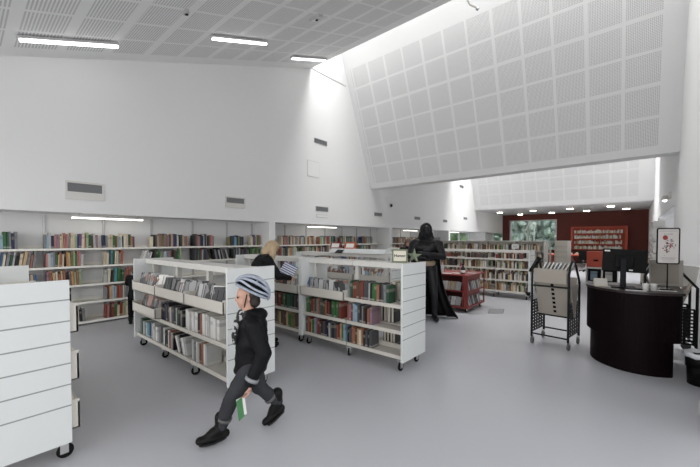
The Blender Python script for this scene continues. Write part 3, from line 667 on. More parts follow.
# black disc bags and clutter on the far trays of the two bookcases
for (x, y, z, sx, c, l) in ((-4.2, 2.12, .87, .16, BLACK, 'black cloth bundle lying in the rear tray behind the child'), (-5.35, 2.14, .87, .12, DARK, 'dark bundle in the rear left tray of the bookcase behind the child'),
                            (-3.45, 2.12, .87, .11, mat('grey_cloth', (.32, .36, .40), .8, var=.3), 'grey blue cloth in the rear right tray behind the child'), (-5.2, 5.72, .85, .2, mat('purple_cloth', (.05, .035, .09), .8, var=.3), 'dark purple cloth heap beyond the blonde woman')):
    b = MB()
    for k in range(7): b.ball((rnd.uniform(-sx, sx), rnd.uniform(-.06, .06), rnd.uniform(.02, .10)), (.09, .06, .05), sub=2)
    o = b.build_remesh('cloth_bundle', c, None, .012, 3, .01, 20); o.location = (x, y, z); tag(o, l, 'cloth')

# ---- emit books: 300 largest on screen as individuals, the rest one mesh
from bpy_extras.object_utils import world_to_camera_view
bpy.context.view_layer.update()
def size_on_screen(B):
    p = world_to_camera_view(sc, cam, B['loc'] + Vector((0, 0, B['h'] / 2)))
    if p.z <= 0 or not (-.01 < p.x < 1.01) or not (-.01 < p.y < 1.01): return 0
    return B['h'] * B['t'] / p.z ** 2
for B in BOOKS: B['s'] = size_on_screen(B)
BOOKS.sort(key=lambda B: -B['s'])
NI = 300
for B in BOOKS[:NI]:
    o = bpy.data.objects.new('book', book_mesh(B['c'])); C.objects.link(o)
    o.location = B['loc']; o.rotation_mode = 'XYZ'; o.rotation_euler = (0, B['la'], B['rz']) if B['la'] else (0, 0, B['rz'])
    o.scale = (B['t'], B['d'], B['h'])
    tag(o, '%s book, %s in the row, %s' % (B['c'], ORD(B['n']), B['where']), 'book', B['group'])
b = MB(); used = {}
for B in BOOKS[NI:]:
    if B['s'] == 0 and B['loc'].y < 2: continue
    i = used.setdefault(B['c'], len(used))
    M = TR(*B['loc']) @ RZ(B['rz']) @ RY(B['la']) @ Matrix.Diagonal((B['t'], B['d'], B['h'], 1))
    b.box(-.5, .5, 0, 1, 0, 1, i + 1, M); b.box(-.38, .38, .1, .95, 1.0, 1.004, 0, M)
tag(b.build('book', [PAGES] + [mat('distant_' + c.replace(' ', '_'), PAL[c], .55, var=.25, vscale=9) for c in used]), 'the many small books on the far bookcases and alcove shelves', 'book', None, 'stuff')

# ================================================================ items on bookcase tops
SAGE = mat('sage_green', (.16, .19, .11), .6, var=.08)
t = thing('framed_sign', 'small green framed sign reading Humor on the middle bookcase', 'sign', (-2.30, 3.72, 1.346), math.radians(25))
b = MB()
for a in ((-.10, .10, 0, .02), (-.10, .10, .155, .175), (-.10, -.082, .02, .155), (.082, .10, .02, .155)): b.box(a[0], a[1], -.015, 0, a[2], a[3])
b.build('frame', SAGE, t)
b = MB(); b.box(-.082, .082, -.006, -.002, .02, .155); b.build('card', mat('card_cream', (.72, .68, .58), .7), t)
def text(s, size, loc, rot, m, parent, name='lettering', align='CENTER', bold=0.0):
    cu = bpy.data.curves.new(name, 'FONT'); cu.body = s; cu.size = size; cu.align_x = align; cu.extrude = .0008; cu.offset = bold
    o = bpy.data.objects.new(name, cu); C.objects.link(o); o.location = loc; o.rotation_euler = rot
    bpy.context.view_layer.update(); dg = bpy.context.evaluated_depsgraph_get()
    me = bpy.data.meshes.new_from_object(o.evaluated_get(dg)); bpy.data.objects.remove(o)
    me.materials.clear(); me.materials.append(m)
    q = bpy.data.objects.new(name, me); C.objects.link(q); q.location = loc; q.rotation_euler = rot; q.parent = parent; return q
text('Humor', .05, (0, -.0075, .075), (PI / 2, 0, 0), BLACK, t, bold=.001)
b = MB(); b.prism([(0, 0), (.07, 0), (.0, .10)], -.01, .01, 'x'); b.build('stand', SAGE, t)
b = MB(); pts = []
for k in range(10):
    a = PI / 2 + k * PI / 5; r = .105 if k % 2 == 0 else .038; pts.append((r * math.cos(a), r * math.sin(a)))
fr = [b.b.verts.new((x, -.004, z)) for x, z in pts]; bk = [b.b.verts.new((x, .004, z)) for x, z in pts]; c0 = b.b.verts.new((0, -.022, 0)); c1 = b.b.verts.new((0, .022, 0))
for i in range(10):
    j = (i + 1) % 10; b.b.faces.new([fr[i], fr[j], c0]); b.b.faces.new([bk[j], bk[i], c1]); b.b.faces.new([fr[j], fr[i], bk[i], bk[j]])
o = b.build('star_ornament', mat('sage_metal', (.20, .24, .16), .45, metal=.3, var=.2, vscale=20)); o.location = (-2.17, 3.86, 1.345 + .085); o.rotation_euler = (0, .06, math.radians(28)); tag(o, 'five pointed green star ornament beside the framed sign', 'ornament')
# tent books on the display rack
for (x, c, l) in ((-5.22, 'red', 'red open book standing like a tent behind the display rack, left one'), (-4.78, 'orange red', 'white and red open book standing like a tent behind the display rack, right one')):
    t = thing('open_book', l, 'book', (x, EY0 + .32, 1.44), .35)
    b = MB(); b.box(-.13, .13, -.003, .003, 0, .17, M=TR(0, -.085, 0) @ RX(-.55)); b.box(-.13, .13, -.003, .003, 0, .17, M=TR(0, .085, 0) @ RX(.55)); b.build('cover', book_mat(c), t)
    b = MB(); b.box(-.09, .09, -.006, -.0035, .03, .13, M=TR(0, -.085, 0) @ RX(-.55)); b.build('page_block', PAPER, t)

# red cart
t = thing('display_cart', 'low red wooden cart with two tiers of film cases right of statue', 'cart', (-3.95, 7.28, 0))
RL, RD, RH = 1.2, 1.1, .85
b = MB(); b.box(0, RL, 0, RD, RH - .03, RH); b.build('top_board', REDT, t, bevel=.003)
b = MB(); b.box(0, RL, 0, RD, .1, .14); b.build('base_board', REDT, t)
for (x0, x1, y0, y1) in ((RL - .09, RL, 0, .025), (0, .025, 0, RD), (RL - .025, RL, RD - .03, RD), (RL - .14, RL - .12, .025, RD)): b = MB(); b.box(x0, x1, y0, y1, .14, RH - .03); b.build('side_panel', REDT, t)
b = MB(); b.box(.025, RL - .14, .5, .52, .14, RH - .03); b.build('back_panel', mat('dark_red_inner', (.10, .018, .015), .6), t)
b = MB(); b.box(.025, RL - .14, .0, .5, .46, .485); b.build('shelf', REDT, t)
b = MB(); b.box(RL - .12, RL, .03, RD - .03, .46, .485); b.build('shelf', REDT, t)
for x, y in ((.1, .1), (RL - .08, .1), (.1, RD - .1), (RL - .08, RD - .1)): caster(t, x, y)
k = 0
for z, lv in ((.485, 'upper'), (.14, 'lower')):
    x = -3.86
    while x < -2.95:
        c = rnd.choice(['white', 'cream', 'dark brown', 'white', 'light grey', 'black', 'tan']); k += 1
        case((x, 7.36, z + .002), rnd.uniform(-.1, .1), .35, rnd.uniform(-.12, .12), c, '%s film case on the front %s tier of the red cart, %s one' % (c, lv, ORD(k)), w=.13, h=.2, group='film cases on the red cart'); x += .105
    y = 7.42
    while y < 8.25:
        c = rnd.choice(['white', 'black', 'dark grey', 'white', 'light grey']); k += 1
        case((-2.79, y, z + .002), PI / 2 + .25, .22, 0, c, '%s film case, right side %s tier of the red cart, %s one' % (c, lv, ORD(k)), w=.1, h=.2, group='film cases on the red cart'); y += .10
t = thing('bottle', 'dark green bottle with pale label on the red cart', 'bottle', (-2.95, 7.5, .85))
b = MB(); b.lathe([(.045, 0), (.05, .02), (.05, .13), (.018, .18), (.016, .21)], 16); b.build('body', mat('dark_bottle', (.01, .02, .012), .1), t); b = MB(); b.lathe([(.0505, .03), (.0505, .09)], 16); b.build('bottle_label', PAPER, t); b = MB(); b.lathe([(.019, .21), (.019, .235)], 12); b.build('cap', BLACK, t)
t = thing('bottle', 'pink topped slim bottle standing behind the dark bottle', 'bottle', (-3.1, 7.75, .85))
b = MB(); b.lathe([(.03, 0), (.03, .12), (.012, .17)], 14); b.build('body', mat('pale_pink', (.55, .2, .25), .3), t); b = MB(); b.lathe([(.014, .17), (.014, .24)], 12); b.build('cap', mat('magenta_cap', (.4, .02, .1), .4), t)
t = thing('bottle', 'clear bottle on the left of the red cart top', 'bottle', (-3.45, 7.5, .85))
b = MB(); b.lathe([(.035, 0), (.035, .14), (.014, .19), (.014, .22)], 14); b.build('body', mat('pale_plastic', (.6, .65, .68), .15), t); b = MB(); b.lathe([(.016, .22), (.016, .24)], 12); b.build('cap', WHITE, t)
for i, (x, y, r, c, l) in enumerate(((-3.3, 7.42, .3, PAPER, 'left white leaflet on the red cart top'), (-3.15, 7.62, -.2, PAPER, 'rear white leaflet on the red cart top'), (-2.88, 7.85, .1, mat('leaflet_grey', (.5, .5, .55), .6), 'pale grey leaflet at the right end of the red cart top'))):
    b = MB(); b.box(-.1, .1, -.07, .07, 0, .006); b.box(-.07, .07, -.01, .04, .006, .0065, 1); o = b.build('leaflet', [c, GREYM]); o.location = (x, y, .8505); o.rotation_euler = (0, 0, r); tag(o, l, 'leaflet', 'leaflets on the red cart')
t = thing('card_sign', 'small white notice card on the tall cream bookcase', 'sign', (-2.95, 11.97, 1.33)); b = MB(); b.box(-.11, .11, -.006, 0, 0, .16); b.build('card', PAPER, t); b = MB(); b.box(-.06, .06, -.008, -.006, .06, .1); b.build('print', GREYM, t)

# ================================================================ V-shaped book cart
def book_cart(loc, rz, label, fill=True, tag_books='grey book cart'):
    t = thing('book_cart', label, 'book cart', loc, rz, 'grey steel book carts')
    W, D = .50, .54
    for s, x in ((-1, 0), (1, W)):
        b = MB()
        b.tube([(x, 0, .12), (x, 0, 1.12), (x, .06, 1.25), (x, .14, 1.31), (x, .24, 1.31), (x, .33, 1.25), (x, D, .98), (x, D, .12)], .017, 8)
        b.build('side_frame', DARK, t)
        b = MB(); n = 5
        for i in range(n + 1): y = .02 + (D - .04) * i / n; b.box(x - .006, x + .006, y - .016, y + .016, .2, .68)
        for i in range(11): z = .2 + .48 * i / 10; b.box(x - .006, x + .006, .02, D - .02, z - .011, z + .011)
        b.build('perforated_panel', DARK, t)
    for (y_, z_) in ((0, .17), (D, .17), (0, .93), (D / 2, .44)): b = MB(); b.tube([(0, y_, z_), (W, y_, z_)], .013); b.build('cross_bar', DARK, t)
    # trough boards
    ang = math.atan2(.22, .62)
    b = MB(); M = TR(.02, D / 2 - .02, .46) @ RX(ang)
    b.box(0, W - .04, -.008, .008, 0, .76, M=M)
    for k in range(9): b.box(W / 2 - .03, W / 2 + .01, -.012, -.008, .05 + .075 * k, .09 + .075 * k, 1, M=M)
    b.build('front_board', [BEIGE, BLACK], t)
    b = MB(); M = TR(.02, D / 2 + .02, .46) @ RX(-ang); b.box(0, W - .04, -.008, .008, 0, .62, M=M); b.build('rear_board', [BEIGE], t)
    b = MB(); b.prism([(D / 2 - .03, .46), (D / 2 + .03, .46), (D / 2 + .20, .95), (D / 2 - .20, .95)], .5, .51, 'x'); b.build('end_board', [BEIGE], t)
    b = MB(); b.box(.03, W - .03, -.035, -.015, .98, 1.20, M=TR(0, .02, 0)); b.build('upper_board', BEIGE, t, bevel=.004)
    for k in range(2): pass
    for x in (0, W):
        for y in (.03, D - .03):
            b = MB(); b.box(x - .02, x + .02, y - .015, y + .015, .09, .13); c = b.build('caster', CHROME, t)
            b = MB(); b.lathe([(.03, -.014), (.055, -.012), (.058, 0), (.055, .012), (.03, .014)], 18, M=TR(x, y, .058) @ RY(PI / 2)); b.build('wheel', mat('grey_rubber', (.12, .12, .12), .6), c)
    b = MB(); b.tube([(-.02, -.01, .80), (-.09, -.02, .80)], .012); b.ball((-.05, -.02, .78), .03, sub=2); b.build('knob', BLACK, t)
    return t
CT = book_cart((-1.19, 5.86, 0), -.14, 'grey steel book cart with beige trough, left of the desk')
for k in range(8):
    b = MB(); b.box(-.5, .5, 0, 1, 0, 1, 0); b.box(-.501, -.5, .1, .9, .1, .9, 1)
    o = b.build('magazine', [mat('mag_%d' % (k % 4), [(.7, .7, .68), (.5, .5, .5), (.72, .68, .6), (.62, .64, .68)][k % 4], .5), BLACK]); o.scale = (.022, .22, .27)
    o.location = (-1.13 + .052 * k, 5.97 - .008 * k, 1.05); o.rotation_euler = (-.18, .42, 0)
    tag(o, '%s magazine tilted in the top of the grey book cart, %s from the left' % (['white', 'grey', 'cream', 'pale blue'][k % 4], ORD(k + 1)), 'magazine', 'magazines in the grey book cart')
b = MB(); b.prism([(0, 0), (.05, -.01), (.2, .22), (.13, .25)], 0, .03, 'y'); o = b.build('black_folder', BLACK); o.location = (-1.30, 6.1, 1.12); tag(o, 'black folder sticking up at the left of the grey book cart', 'folder')
dup(CT, (.13, 6.98, 0), -PI / 2 + .05, 'second grey book cart behind the curved desk, under the poster')
b = MB(); b.box(0, .34, 0, .02, 0, .42, M=RX(.5)); b.box(.02, .30, -.003, 0, .05, .36, 1, M=RX(.5)); o = b.build('document_tray', [mat('grey_board', (.5, .48, .44), .6, var=.05), BEIGE]); o.location = (.20, 6.36, 1.0); o.rotation_euler = (0, 0, -.1)
tag(o, 'slanted beige and grey board resting on the cart behind the desk', 'board')
b = MB(); b.prism([(0, 0), (.22, .0), (.26, .28), (.10, .30)], 0, .26, 'y'); o = b.build('storage_box', WHITE); o.location = (.47, 6.7, .98); tag(o, 'white box standing against the right wall behind the poster', 'box')

# ================================================================ DESK
t = thing('service_desk', 'dark aubergine curved service desk at the right', 'desk', (0, 0, 0))
def dshape(cx, cy, rx, ry, xmax, yback):
    pts = []
    for k in range(41):
        a = PI + (2 * PI - PI) * k / 40; x = cx + rx * math.cos(a); y = cy + ry * math.sin(a)
        pts.append((min(x, xmax), y) if x < xmax + .0 else (xmax, y))
    out = []
    for p in pts:
        if not out or (abs(p[0] - out[-1][0]) + abs(p[1] - out[-1][1])) > .004: 
            if p[0] < xmax or not out or out[-1][0] < xmax: out.append(p)
    return out + [(xmax, yback), (cx - rx, yback)]
b = MB(); b.prism(dshape(.08, 5.95, .52, .60, .40, 6.2), .0, .44); b.build('base', AUB, t)
b = MB(); b.prism(dshape(.08, 5.95, .565, .645, .47, 6.22), .42, .985); b.build('front_panel', AUB, t)
b = MB(); b.prism(dshape(.08, 5.95, .58, .66, .49, 6.25), .985, 1.015); b.build('desktop', mat('desktop_dark', (.02, .012, .012), .3, spec=.4, var=.1), t)
DZ = 1.0155
t = thing('monitor', 'black computer monitor seen from behind on the desk', 'monitor', (-.09, 5.72, DZ), math.radians(8))
b = MB(); b.box(-.23, .23, -.02, .02, .20, .50, M=TR(0, 0, 0) @ RX(-.06) @ RY(.05)); b.build('screen', BLACK, t, bevel=.008)
b = MB(); b.box(-.10, .10, -.045, -.02, .25, .42, M=RX(-.06) @ RY(.05)); b.build('rear_cover', BLACK, t, bevel=.01)
b = MB(); b.box(-.03, .03, -.085, -.05, .0, .38); b.build('stand', mat('stand_dark', (.007, .008, .010), .4, spec=.15), t, bevel=.005)
b = MB(); b.box(-.13, .13, -.16, .06, .0, .014); b.build('base', BLACK, t, bevel=.004)
b = MB(); b.box(-.215, -.155, -.0235, -.021, .462, .482, M=RX(-.06) @ RY(.05)); b.build('sticker', PAPER, t)
b = MB(); b.box(.055, .095, -.0235, -.021, .222, .238, M=RX(-.06) @ RY(.05)); b.build('badge', GREYM, t)
t = thing('tent_card', 'small beige tent card at the left end of the desk', 'card', (-.32, 5.64, DZ), math.radians(22)); b = MB(); b.box(-.075, .075, -.003, .003, 0, .11, M=TR(0, -.04, 0) @ RX(-.35)); b.box(-.075, .075, -.003, .003, 0, .11, M=TR(0, .04, 0) @ RX(.35)); b.build('card', mat('tent_cream', (.55, .52, .45), .6), t)
b = MB(); b.box(-.05, .05, -.005, -.0035, .04, .07, M=TR(0, -.04, 0) @ RX(-.35)); b.build('print', GREYM, t)
for i, (x, y, l) in enumerate(((.14, 5.50, 'left white paper cup on the desk'), (.215, 5.54, 'right white paper cup on the desk'))):
    t = thing('paper_cup', l, 'cup', (x, y, DZ), 0, 'white cups on the desk'); b = MB(); b.lathe([(.030, 0), (.034, .075), (.036, .078), (.036, .082)], 18); b.build('cup', PAPER, t); b = MB(); b.lathe([(.033, .0822), (.033, .086)], 18); b.build('lid', WHITE, t)
b = MB(); b.box(-.1, .1, -.04, .04, 0, .012); b.box(-.09, .09, -.03, .03, .012, .016, 1); o = b.build('card_reader', [BLACK, DARK], bevel=.002); o.location = (.02, 5.50, DZ); o.rotation_euler = (0, 0, .3); tag(o, 'small flat black device lying in front of the monitor', 'device')
for i, (x, y, r, l) in enumerate(((.33, 5.62, .2, 'white sheet under the poster stand on the desk'), (.05, 5.42, .1, 'long white slip at the front edge of the desk'), (.28, 5.85, .5, 'white papers at the back of the desk near the wall'))):
    b = MB(); b.box(-.1, .1, -.035, .035, 0, .003); b.box(-.08, .06, -.02, .015, .003, .0034, 1); o = b.build('paper_sheet', [PAPER, GREYM]); o.location = (x, y, DZ if i != 0 else DZ); o.rotation_euler = (0, 0, r); tag(o, l, 'paper', 'papers on the desk')
# poster on a stand
t = thing('poster_stand', 'black framed poster on a thin pole standing on the desk', 'poster', (.345, 5.72, DZ), math.radians(6))
b = MB(); b.box(-.06, .06, -.05, .05, 0, .012); b.build('base', BLACK, t, bevel=.003)
b = MB(); b.lathe([(.007, .012), (.007, .34)], 10); b.build('pole', DARK, t)
PH0, PH1, PW = .325, .775, .108
b = MB()
def rrect(w0, w1, z0, z1, r):
    pts = []
    for cx, cz_, a0 in ((w1 - r, z0 + r, -PI / 2), (w1 - r, z1 - r, 0), (w0 + r, z1 - r, PI / 2), (w0 + r, z0 + r, PI)):
        for k in range(5): a = a0 + k * PI / 8; pts.append((cx + r * math.cos(a), cz_ + r * math.sin(a)))
    return pts
b.prism(rrect(-PW, PW, PH0, PH1, .02), -.012, .006, 'y'); b.build('frame', BLACK, t, bevel=.002)
b = MB(); b.prism(rrect(-PW + .014, PW - .014, PH0 + .014, PH1 - .014, .01), -.0135, -.012, 'y'); b.build('poster', mat('poster_paper', (.66, .62, .60), .5), t)
RI = mat('print_red', (.30, .03, .03), .6); BI = mat('print_brown', (.06, .04, .035), .6); GI = mat('print_grey', (.30, .28, .28), .6)
b = MB(); b.lathe([(.024, 0), (.024, .0008)], 16, M=TR(-.028, -.0136, .655) @ RX(PI / 2) @ Matrix.Diagonal((1, 1.25, 1, 1))); b.build('red_balloon_print', RI, t)
b = MB()
rp = random.Random(5)
for k in range(46):
    u = rp.gauss(0, 1); x = .0 + .024 * u + rp.uniform(-.01, .02); z = .545 + .032 * rp.gauss(0, 1) + .3 * (x); s = rp.uniform(.003, .011)
    b.prism([(x - s, z - s * .6), (x + s * .8, z - s), (x + s, z + s * .7), (x - s * .4, z + s)], -.0136 - .0001 * (k % 3), -.0135, 'y', k % 3)
b.build('illustration_print', [BI, RI, GI], t)
for z, a, c in ((.735, .085, .002), (.405, .07, .002), (.395, .06, .0015), (.385, .065, .0015), (.365, .05, .002)): b = MB(); b.box(-a, a, -.0138, -.0134, z - c, z + c); b.build('print_line', GI, t)
text('E LEAR', .026, (0, -.0137, .69), (PI / 2, 0, 0), GI, t, 'title_print')
# waste bin
t = thing('waste_bin', 'black round waste bin with white liner at the right edge', 'bin', (.625, 5.43, 0))
b = MB(); b.lathe([(.115, 0), (.13, .34)], 28); b.lathe([(.134, .20), (.136, .34)], 28); b.build('bucket', BLACK, t)
b = MB(); b.lathe([(.137, .31), (.142, .34), (.138, .37), (.12, .36), (.05, .33)], 28)
for v in b.b.verts: v.co.z += .006 * math.sin(7 * math.atan2(v.co.y, v.co.x))
b.build('liner', mat('bin_liner', (.75, .76, .78), .4, var=.05), t)
# low white box at the right frame edge
b = MB()
M = TR(.645, 4.25, 0) @ RZ(.08)
for (x0, x1, y0, y1) in ((-.12, -.105, -.35, .25), (.105, .12, -.35, .25), (-.105, .105, -.35, -.335), (-.105, .105, .235, .25)): 
    vs = b.box(x0, x1, y0, y1, 0, .13, M=M)
b.box(-.105, .105, -.335, .235, 0, .015, M=M)
tag(b.build('crate', WHITE), 'low open white crate on the floor at the right picture edge', 'crate')

# ================================================================ PEOPLE
SKIN = mat('skin', (.52, .30, .22), .5, var=.06, vscale=20); LIP = mat('lips', (.38, .14, .12), .5); EYE = mat('eye_dark', (.03, .02, .02), .2)
JACK = mat('black_jacket', (.006, .0063, .0075), .6, var=.3, vscale=8, spec=.15)
TROU = mat('charcoal_trousers', (.042, .043, .047), .85, var=.25, vscale=14, spec=.1)
BTROU = mat('black_trousers', (.005, .005, .006), .7, var=.3, vscale=10, spec=.1)
BOOT = mat('black_boots', (.005, .005, .005), .45, var=.3, vscale=20, spec=.2)
V = Vector
def head_parts(b, c, s, fd, up=V((0, 0, 1))):
    """head solid: c centre, s = head height/0.23, fd facing"""
    fd = V(fd).normalized(); sd = up.cross(fd).normalized(); u2 = fd.cross(sd)
    R = Matrix((fd, sd, u2)).transposed().to_4x4()
    c = V(c); P = lambda f, l, z: c + (fd * f + sd * l + u2 * z) * s
    b.ball(P(-.01, 0, .03), (.097 * s, .078 * s, .09 * s), M=R); b.ball(P(.022, 0, -.035), (.070 * s, .060 * s, .075 * s), M=R); b.ball(P(.052, 0, -.085), (.030 * s, .032 * s, .026 * s), M=R)
    b.ball(P(.098, 0, -.022), (.016 * s, .012 * s, .018 * s), M=R, sub=2); b.ball(P(.090, 0, -.002), (.012 * s, .009 * s, .025 * s), M=R, sub=2)
    b.ball(P(.078, 0, -.056), (.014 * s, .024 * s, .007 * s), M=R, sub=2); b.ball(P(.077, 0, -.067), (.013 * s, .022 * s, .007 * s), M=R, sub=2)
    for q in (-1, 1):
        b.ball(P(-.012, q * .076, -.015), (.017 * s, .008 * s, .030 * s), M=R, sub=2); b.ball(P(.075, q * .032, .022), (.016 * s, .024 * s, .008 * s), M=R, sub=2)
    return P
def eyes(P, s, parent, m=EYE):
    for q in (-1, 1):
        b = MB(); b.ball(P(.083, q * .031, .002), .0095 * s, sub=2); b.build('eye', m, parent)
def hand(b, w, d, s, curl=.6, side=1, pn=None):
    """palm from wrist w along d with four fingers and a thumb"""
    d = V(d).normalized(); pn = V(pn or (0, side, 0)); pn = (pn - d * pn.dot(d)).normalized(); ac = d.cross(pn).normalized()
    w = V(w)
    for k in range(4): 
        o = (k - 1.5) * .019 * s; base = w + d * .085 * s + ac * o
        b.limb([w + d * .01 * s + ac * o * .6, base], [.013 * s, .0125 * s])
        L = (.040, .045, .042, .033)[k] * s; d1 = (d * math.cos(curl * .6) + pn * math.sin(curl * .6)); d2 = (d * math.cos(curl * 1.6) + pn * math.sin(curl * 1.6))
        p1 = base + d1 * L; p2 = p1 + d2 * L * .8; b.limb([base, p1, p2], [.0095 * s, .0085 * s, .007 * s])
    t0 = w + d * .03 * s - ac * .028 * s; t1 = t0 + (d * .7 - ac * .5 + pn * .4).normalized() * .035 * s; b.limb([w + d * .01 * s, t0, t1, t1 + (d * .8 + pn * .6).normalized() * .028 * s], [.014 * s, .013 * s, .010 * s, .008 * s])
def boot(parent, ank, toe, s, m=BOOT, sole=True, name='boot', high=.10):
    ank = V(ank); toe = V(toe); d = (toe - ank).normalized(); sd = V((-d.y, d.x, 0)).normalized(); up = d.cross(sd); up = up if up.z > 0 else -up
    R = Matrix((d, sd, d.cross(sd))).transposed().to_4x4(); b = MB()
    f = (toe - ank); L = f.length
    # foot axis runs along the ground: heel below and behind the ankle
    heel = ank - V((0, 0, 1)) * .055 * s - V((d.x, d.y, 0)).normalized() * .035 * s
    if toe.z > .03 and ank.z < .14: toe = V((toe.x, toe.y, heel.z))
    ax = (toe - heel); a = ax.normalized(); R = Matrix((a, sd, a.cross(sd))).transposed().to_4x4()
    for k in range(9):
        u = k / 8; r = .040 - .004 * abs(u - .4); b.ball(heel + ax * u, (r * s * 1.1, (.036 + .012 * math.sin(u * 2.6)) * s, (.040 if u < .75 else .034) * s), M=R, sub=2)
    b.limb([ank + V((0, 0, high)) * s, ank, ank + (toe - ank) * .35, heel + ax * .72 + V((0, 0, .012 * s))], [.056 * s, .052 * s, .048 * s, .036 * s])
    o = b.build_remesh(name, m, parent, .008, 2)
    b = MB(); n = a.cross(sd); n = n if n.z > 0 else -n; pts = []
    out = []
    for k in range(20):
        th = 2 * PI * k / 20; u = .5 + .56 * math.cos(th); wd = (.046 if math.cos(th) > 0 else .036) * s * math.sin(th)
        out.append(heel + ax * u + sd * wd - n * .032 * s)
    A = [b.b.verts.new(p) for p in out]; B = [b.b.verts.new(p - n * .014 * s) for p in out]
    b.b.faces.new(A); b.b.faces.new(B[::-1])
    for k in range(20): b.b.faces.new([A[k], A[(k + 1) % 20], B[(k + 1) % 20], B[k]])
    b.build('sole', mat('sole_grey', (.02, .02, .02), .6, spec=.2), o)
    return o

# ---- walking child
fwd = math.atan2(-.844, -.536)
t = thing('person', 'child walking left in black jacket and pale blue helmet', 'person', (-2.44, 1.55, 0), fwd)
J = dict(pel=(-.04, 0, .62), ch=(-.035, 0, .86), nk=(-.01, 0, 1.02), hd=(.0, 0, 1.175), sL=(-.05, .135, .955), eL=(-.13, .19, .74), wL=(-.03, .19, .515), sR=(-.04, -.135, .955), eR=(-.06, -.19, .74), wR=(.0, -.17, .56),
         hL=(-.03, .075, .60), kL=(.13, .07, .345), aL=(.205, .04, .12), tL=(.355, .085, .035), hR=(-.04, -.075, .60), kR=(-.10, -.09, .36), aR=(-.255, -.11, .185), tR=(-.155, -.115, .035))
b = MB(); s = .86
P = head_parts(b, J['hd'], s, (1, 0.05, -.05))
b.limb([J['hd'], V(J['nk']) + V((-.005, 0, -.02))], [.05, .048]); b.limb([J['nk'], J['ch'], J['pel']], [.06, .095, .09]); b.limb([J['sL'], J['sR']], [.05, .05])
for q in 'LR':
    b.limb([J['s' + q], J['e' + q], J['w' + q]], [.045, .034, .024]); b.limb([J['h' + q], J['k' + q], J['a' + q]], [.07, .048, .034])
hand(b, J['wL'], (.25, .02, -1), .82, .8, 1, (1, -.2, 0)); hand(b, J['wR'], (.2, 0, -1), .82, .8, -1, (1, .2, 0))
b.build_remesh('body', SKIN, t, .0065, 3); eyes(P, s, t)
b = MB(); b.limb([V(J['nk']) + V((-.03, 0, -.0)), (-.045, 0, .93), (-.045, 0, .80), (-.04, 0, .66), (-.025, 0, .565)], [(.085, .10, .06), (.125, .15, .09), (.14, .15, .11), (.14, .145, .11), (.135, .14, .055)])
b.limb([(-.045, .05, .96), J['sL'], J['eL'], V(J['wL']) + V((0, 0, .02))], [.08, .072, .062, .046]); b.limb([(-.045, -.05, .96), J['sR'], J['eR'], V(J['wR']) + V((0, 0, .02))], [.08, .072, .062, .046])
b.ball((-.11, 0, 1.02), (.06, .09, .05))
b.build_remesh('jacket', JACK, t, .010, 4, .009, 9)
b = MB(); wl = V(J['wL']); dl = (wl - V(J['eL'])).normalized(); b.tube([wl + V((0, 0, .05)) - V((dl.x, dl.y, 0)) * .03, wl + V((0, 0, .025))], .056, 16); b.build('reflective_cuff_band', mat('reflective_grey', (.25, .26, .27), .35), t)
b = MB(); b.tube([(.07, .03, 1.01), (.085, .06, .95), (.10, .075, .88), (.095, .06, .80)], [.028, .026, .022, .016]); b.lathe([(.075, -.035), (.09, 0), (.07, .04)], 16, M=TR(-.005, 0, 1.025))
sm = mat('patterned_scarf', (.03, .03, .033), .8); n_ = sm.node_tree; tc_ = n_.nodes.new('ShaderNodeTexCoord'); vo = n_.nodes.new('ShaderNodeTexVoronoi'); vo.inputs['Scale'].default_value = 38; rp_ = n_.nodes.new('ShaderNodeValToRGB'); rp_.color_ramp.interpolation = 'CONSTANT'; rp_.color_ramp.elements[0].color = (.02, .02, .022, 1); rp_.color_ramp.elements[1].color = (.42, .42, .42, 1); rp_.color_ramp.elements[1].position = .62; n_.links.new(tc_.outputs['Object'], vo.inputs['Vector']); n_.links.new(vo.outputs['Color'], rp_.inputs[0]); n_.links.new(rp_.outputs[0], n_.nodes['Principled BSDF'].inputs['Base Color']); b.build_remesh('scarf', sm, t, .009, 2)
b = MB(); b.limb([J['pel'], (-.04, 0, .56)], [.11, .10]); 
for q in 'LR': b.limb([J['h' + q], J['k' + q], V(J['a' + q]) + V((0, 0, .02))], [.088, .064, .052])
b.build_remesh('trousers', TROU, t, .010, 3, .006, 12)
for q in 'LR': boot(t, J['a' + q], J['t' + q], .92)
for q in 'LR':
    a = V(J['a' + q]); k = V(J['k' + q]); d = (k - a).normalized(); b = MB(); b.tube([a + d * .075, a + d * .10], [.058, .060], 16); b.build('boot_strap', mat('strap_grey', (.10, .10, .10), .5), t)
# helmet
b = MB(); b.limb([P(-.06, 0, .02), P(-.07, 0, -.06)], [(.06, .078, .07), (.05, .07, .05)]); b.build_remesh('hair', mat('dark_hair', (.02, .013, .01), .6, var=.3), t, .008, 2, .003, 40)
hc = P(-.055, 0, .055); HM = Matrix.Translation(hc) @ RY(-.55)
HA, HB_, HC_ = .150, .103, .118
b = MB(); b.ball((0, 0, 0), 1, sub=4)
for v in list(b.b.verts):
    if v.co.z < -.12: v.co.z = -.12
    v.co = HM @ Vector((v.co.x * (HA - .014), v.co.y * (HB_ - .012), v.co.z * (HC_ - .014)))
b.build('helmet_liner', BLACK, t)
HW = mat('helmet_pale_blue', (.34, .38, .45), .3, var=.8, vscale=20, coat=.3)
b = MB()
for k in range(-3, 4):
    phi = k * .44; pts = []
    for i in range(15):
        a = -.1 + (PI + .2) * i / 14; q = phi * (.55 + .45 * math.sin(max(0, min(PI, a))))
        pts.append(HM @ Vector((math.cos(a) * HA, math.sin(q) * HB_ * max(.25, math.sin(a)) + math.sin(q) * .03, max(-.12, math.cos(q) * math.sin(a)) * HC_)))
    b.tube(pts, [.006] + [.0125 if abs(k) < 3 else .010] * 13 + [.006], 6)
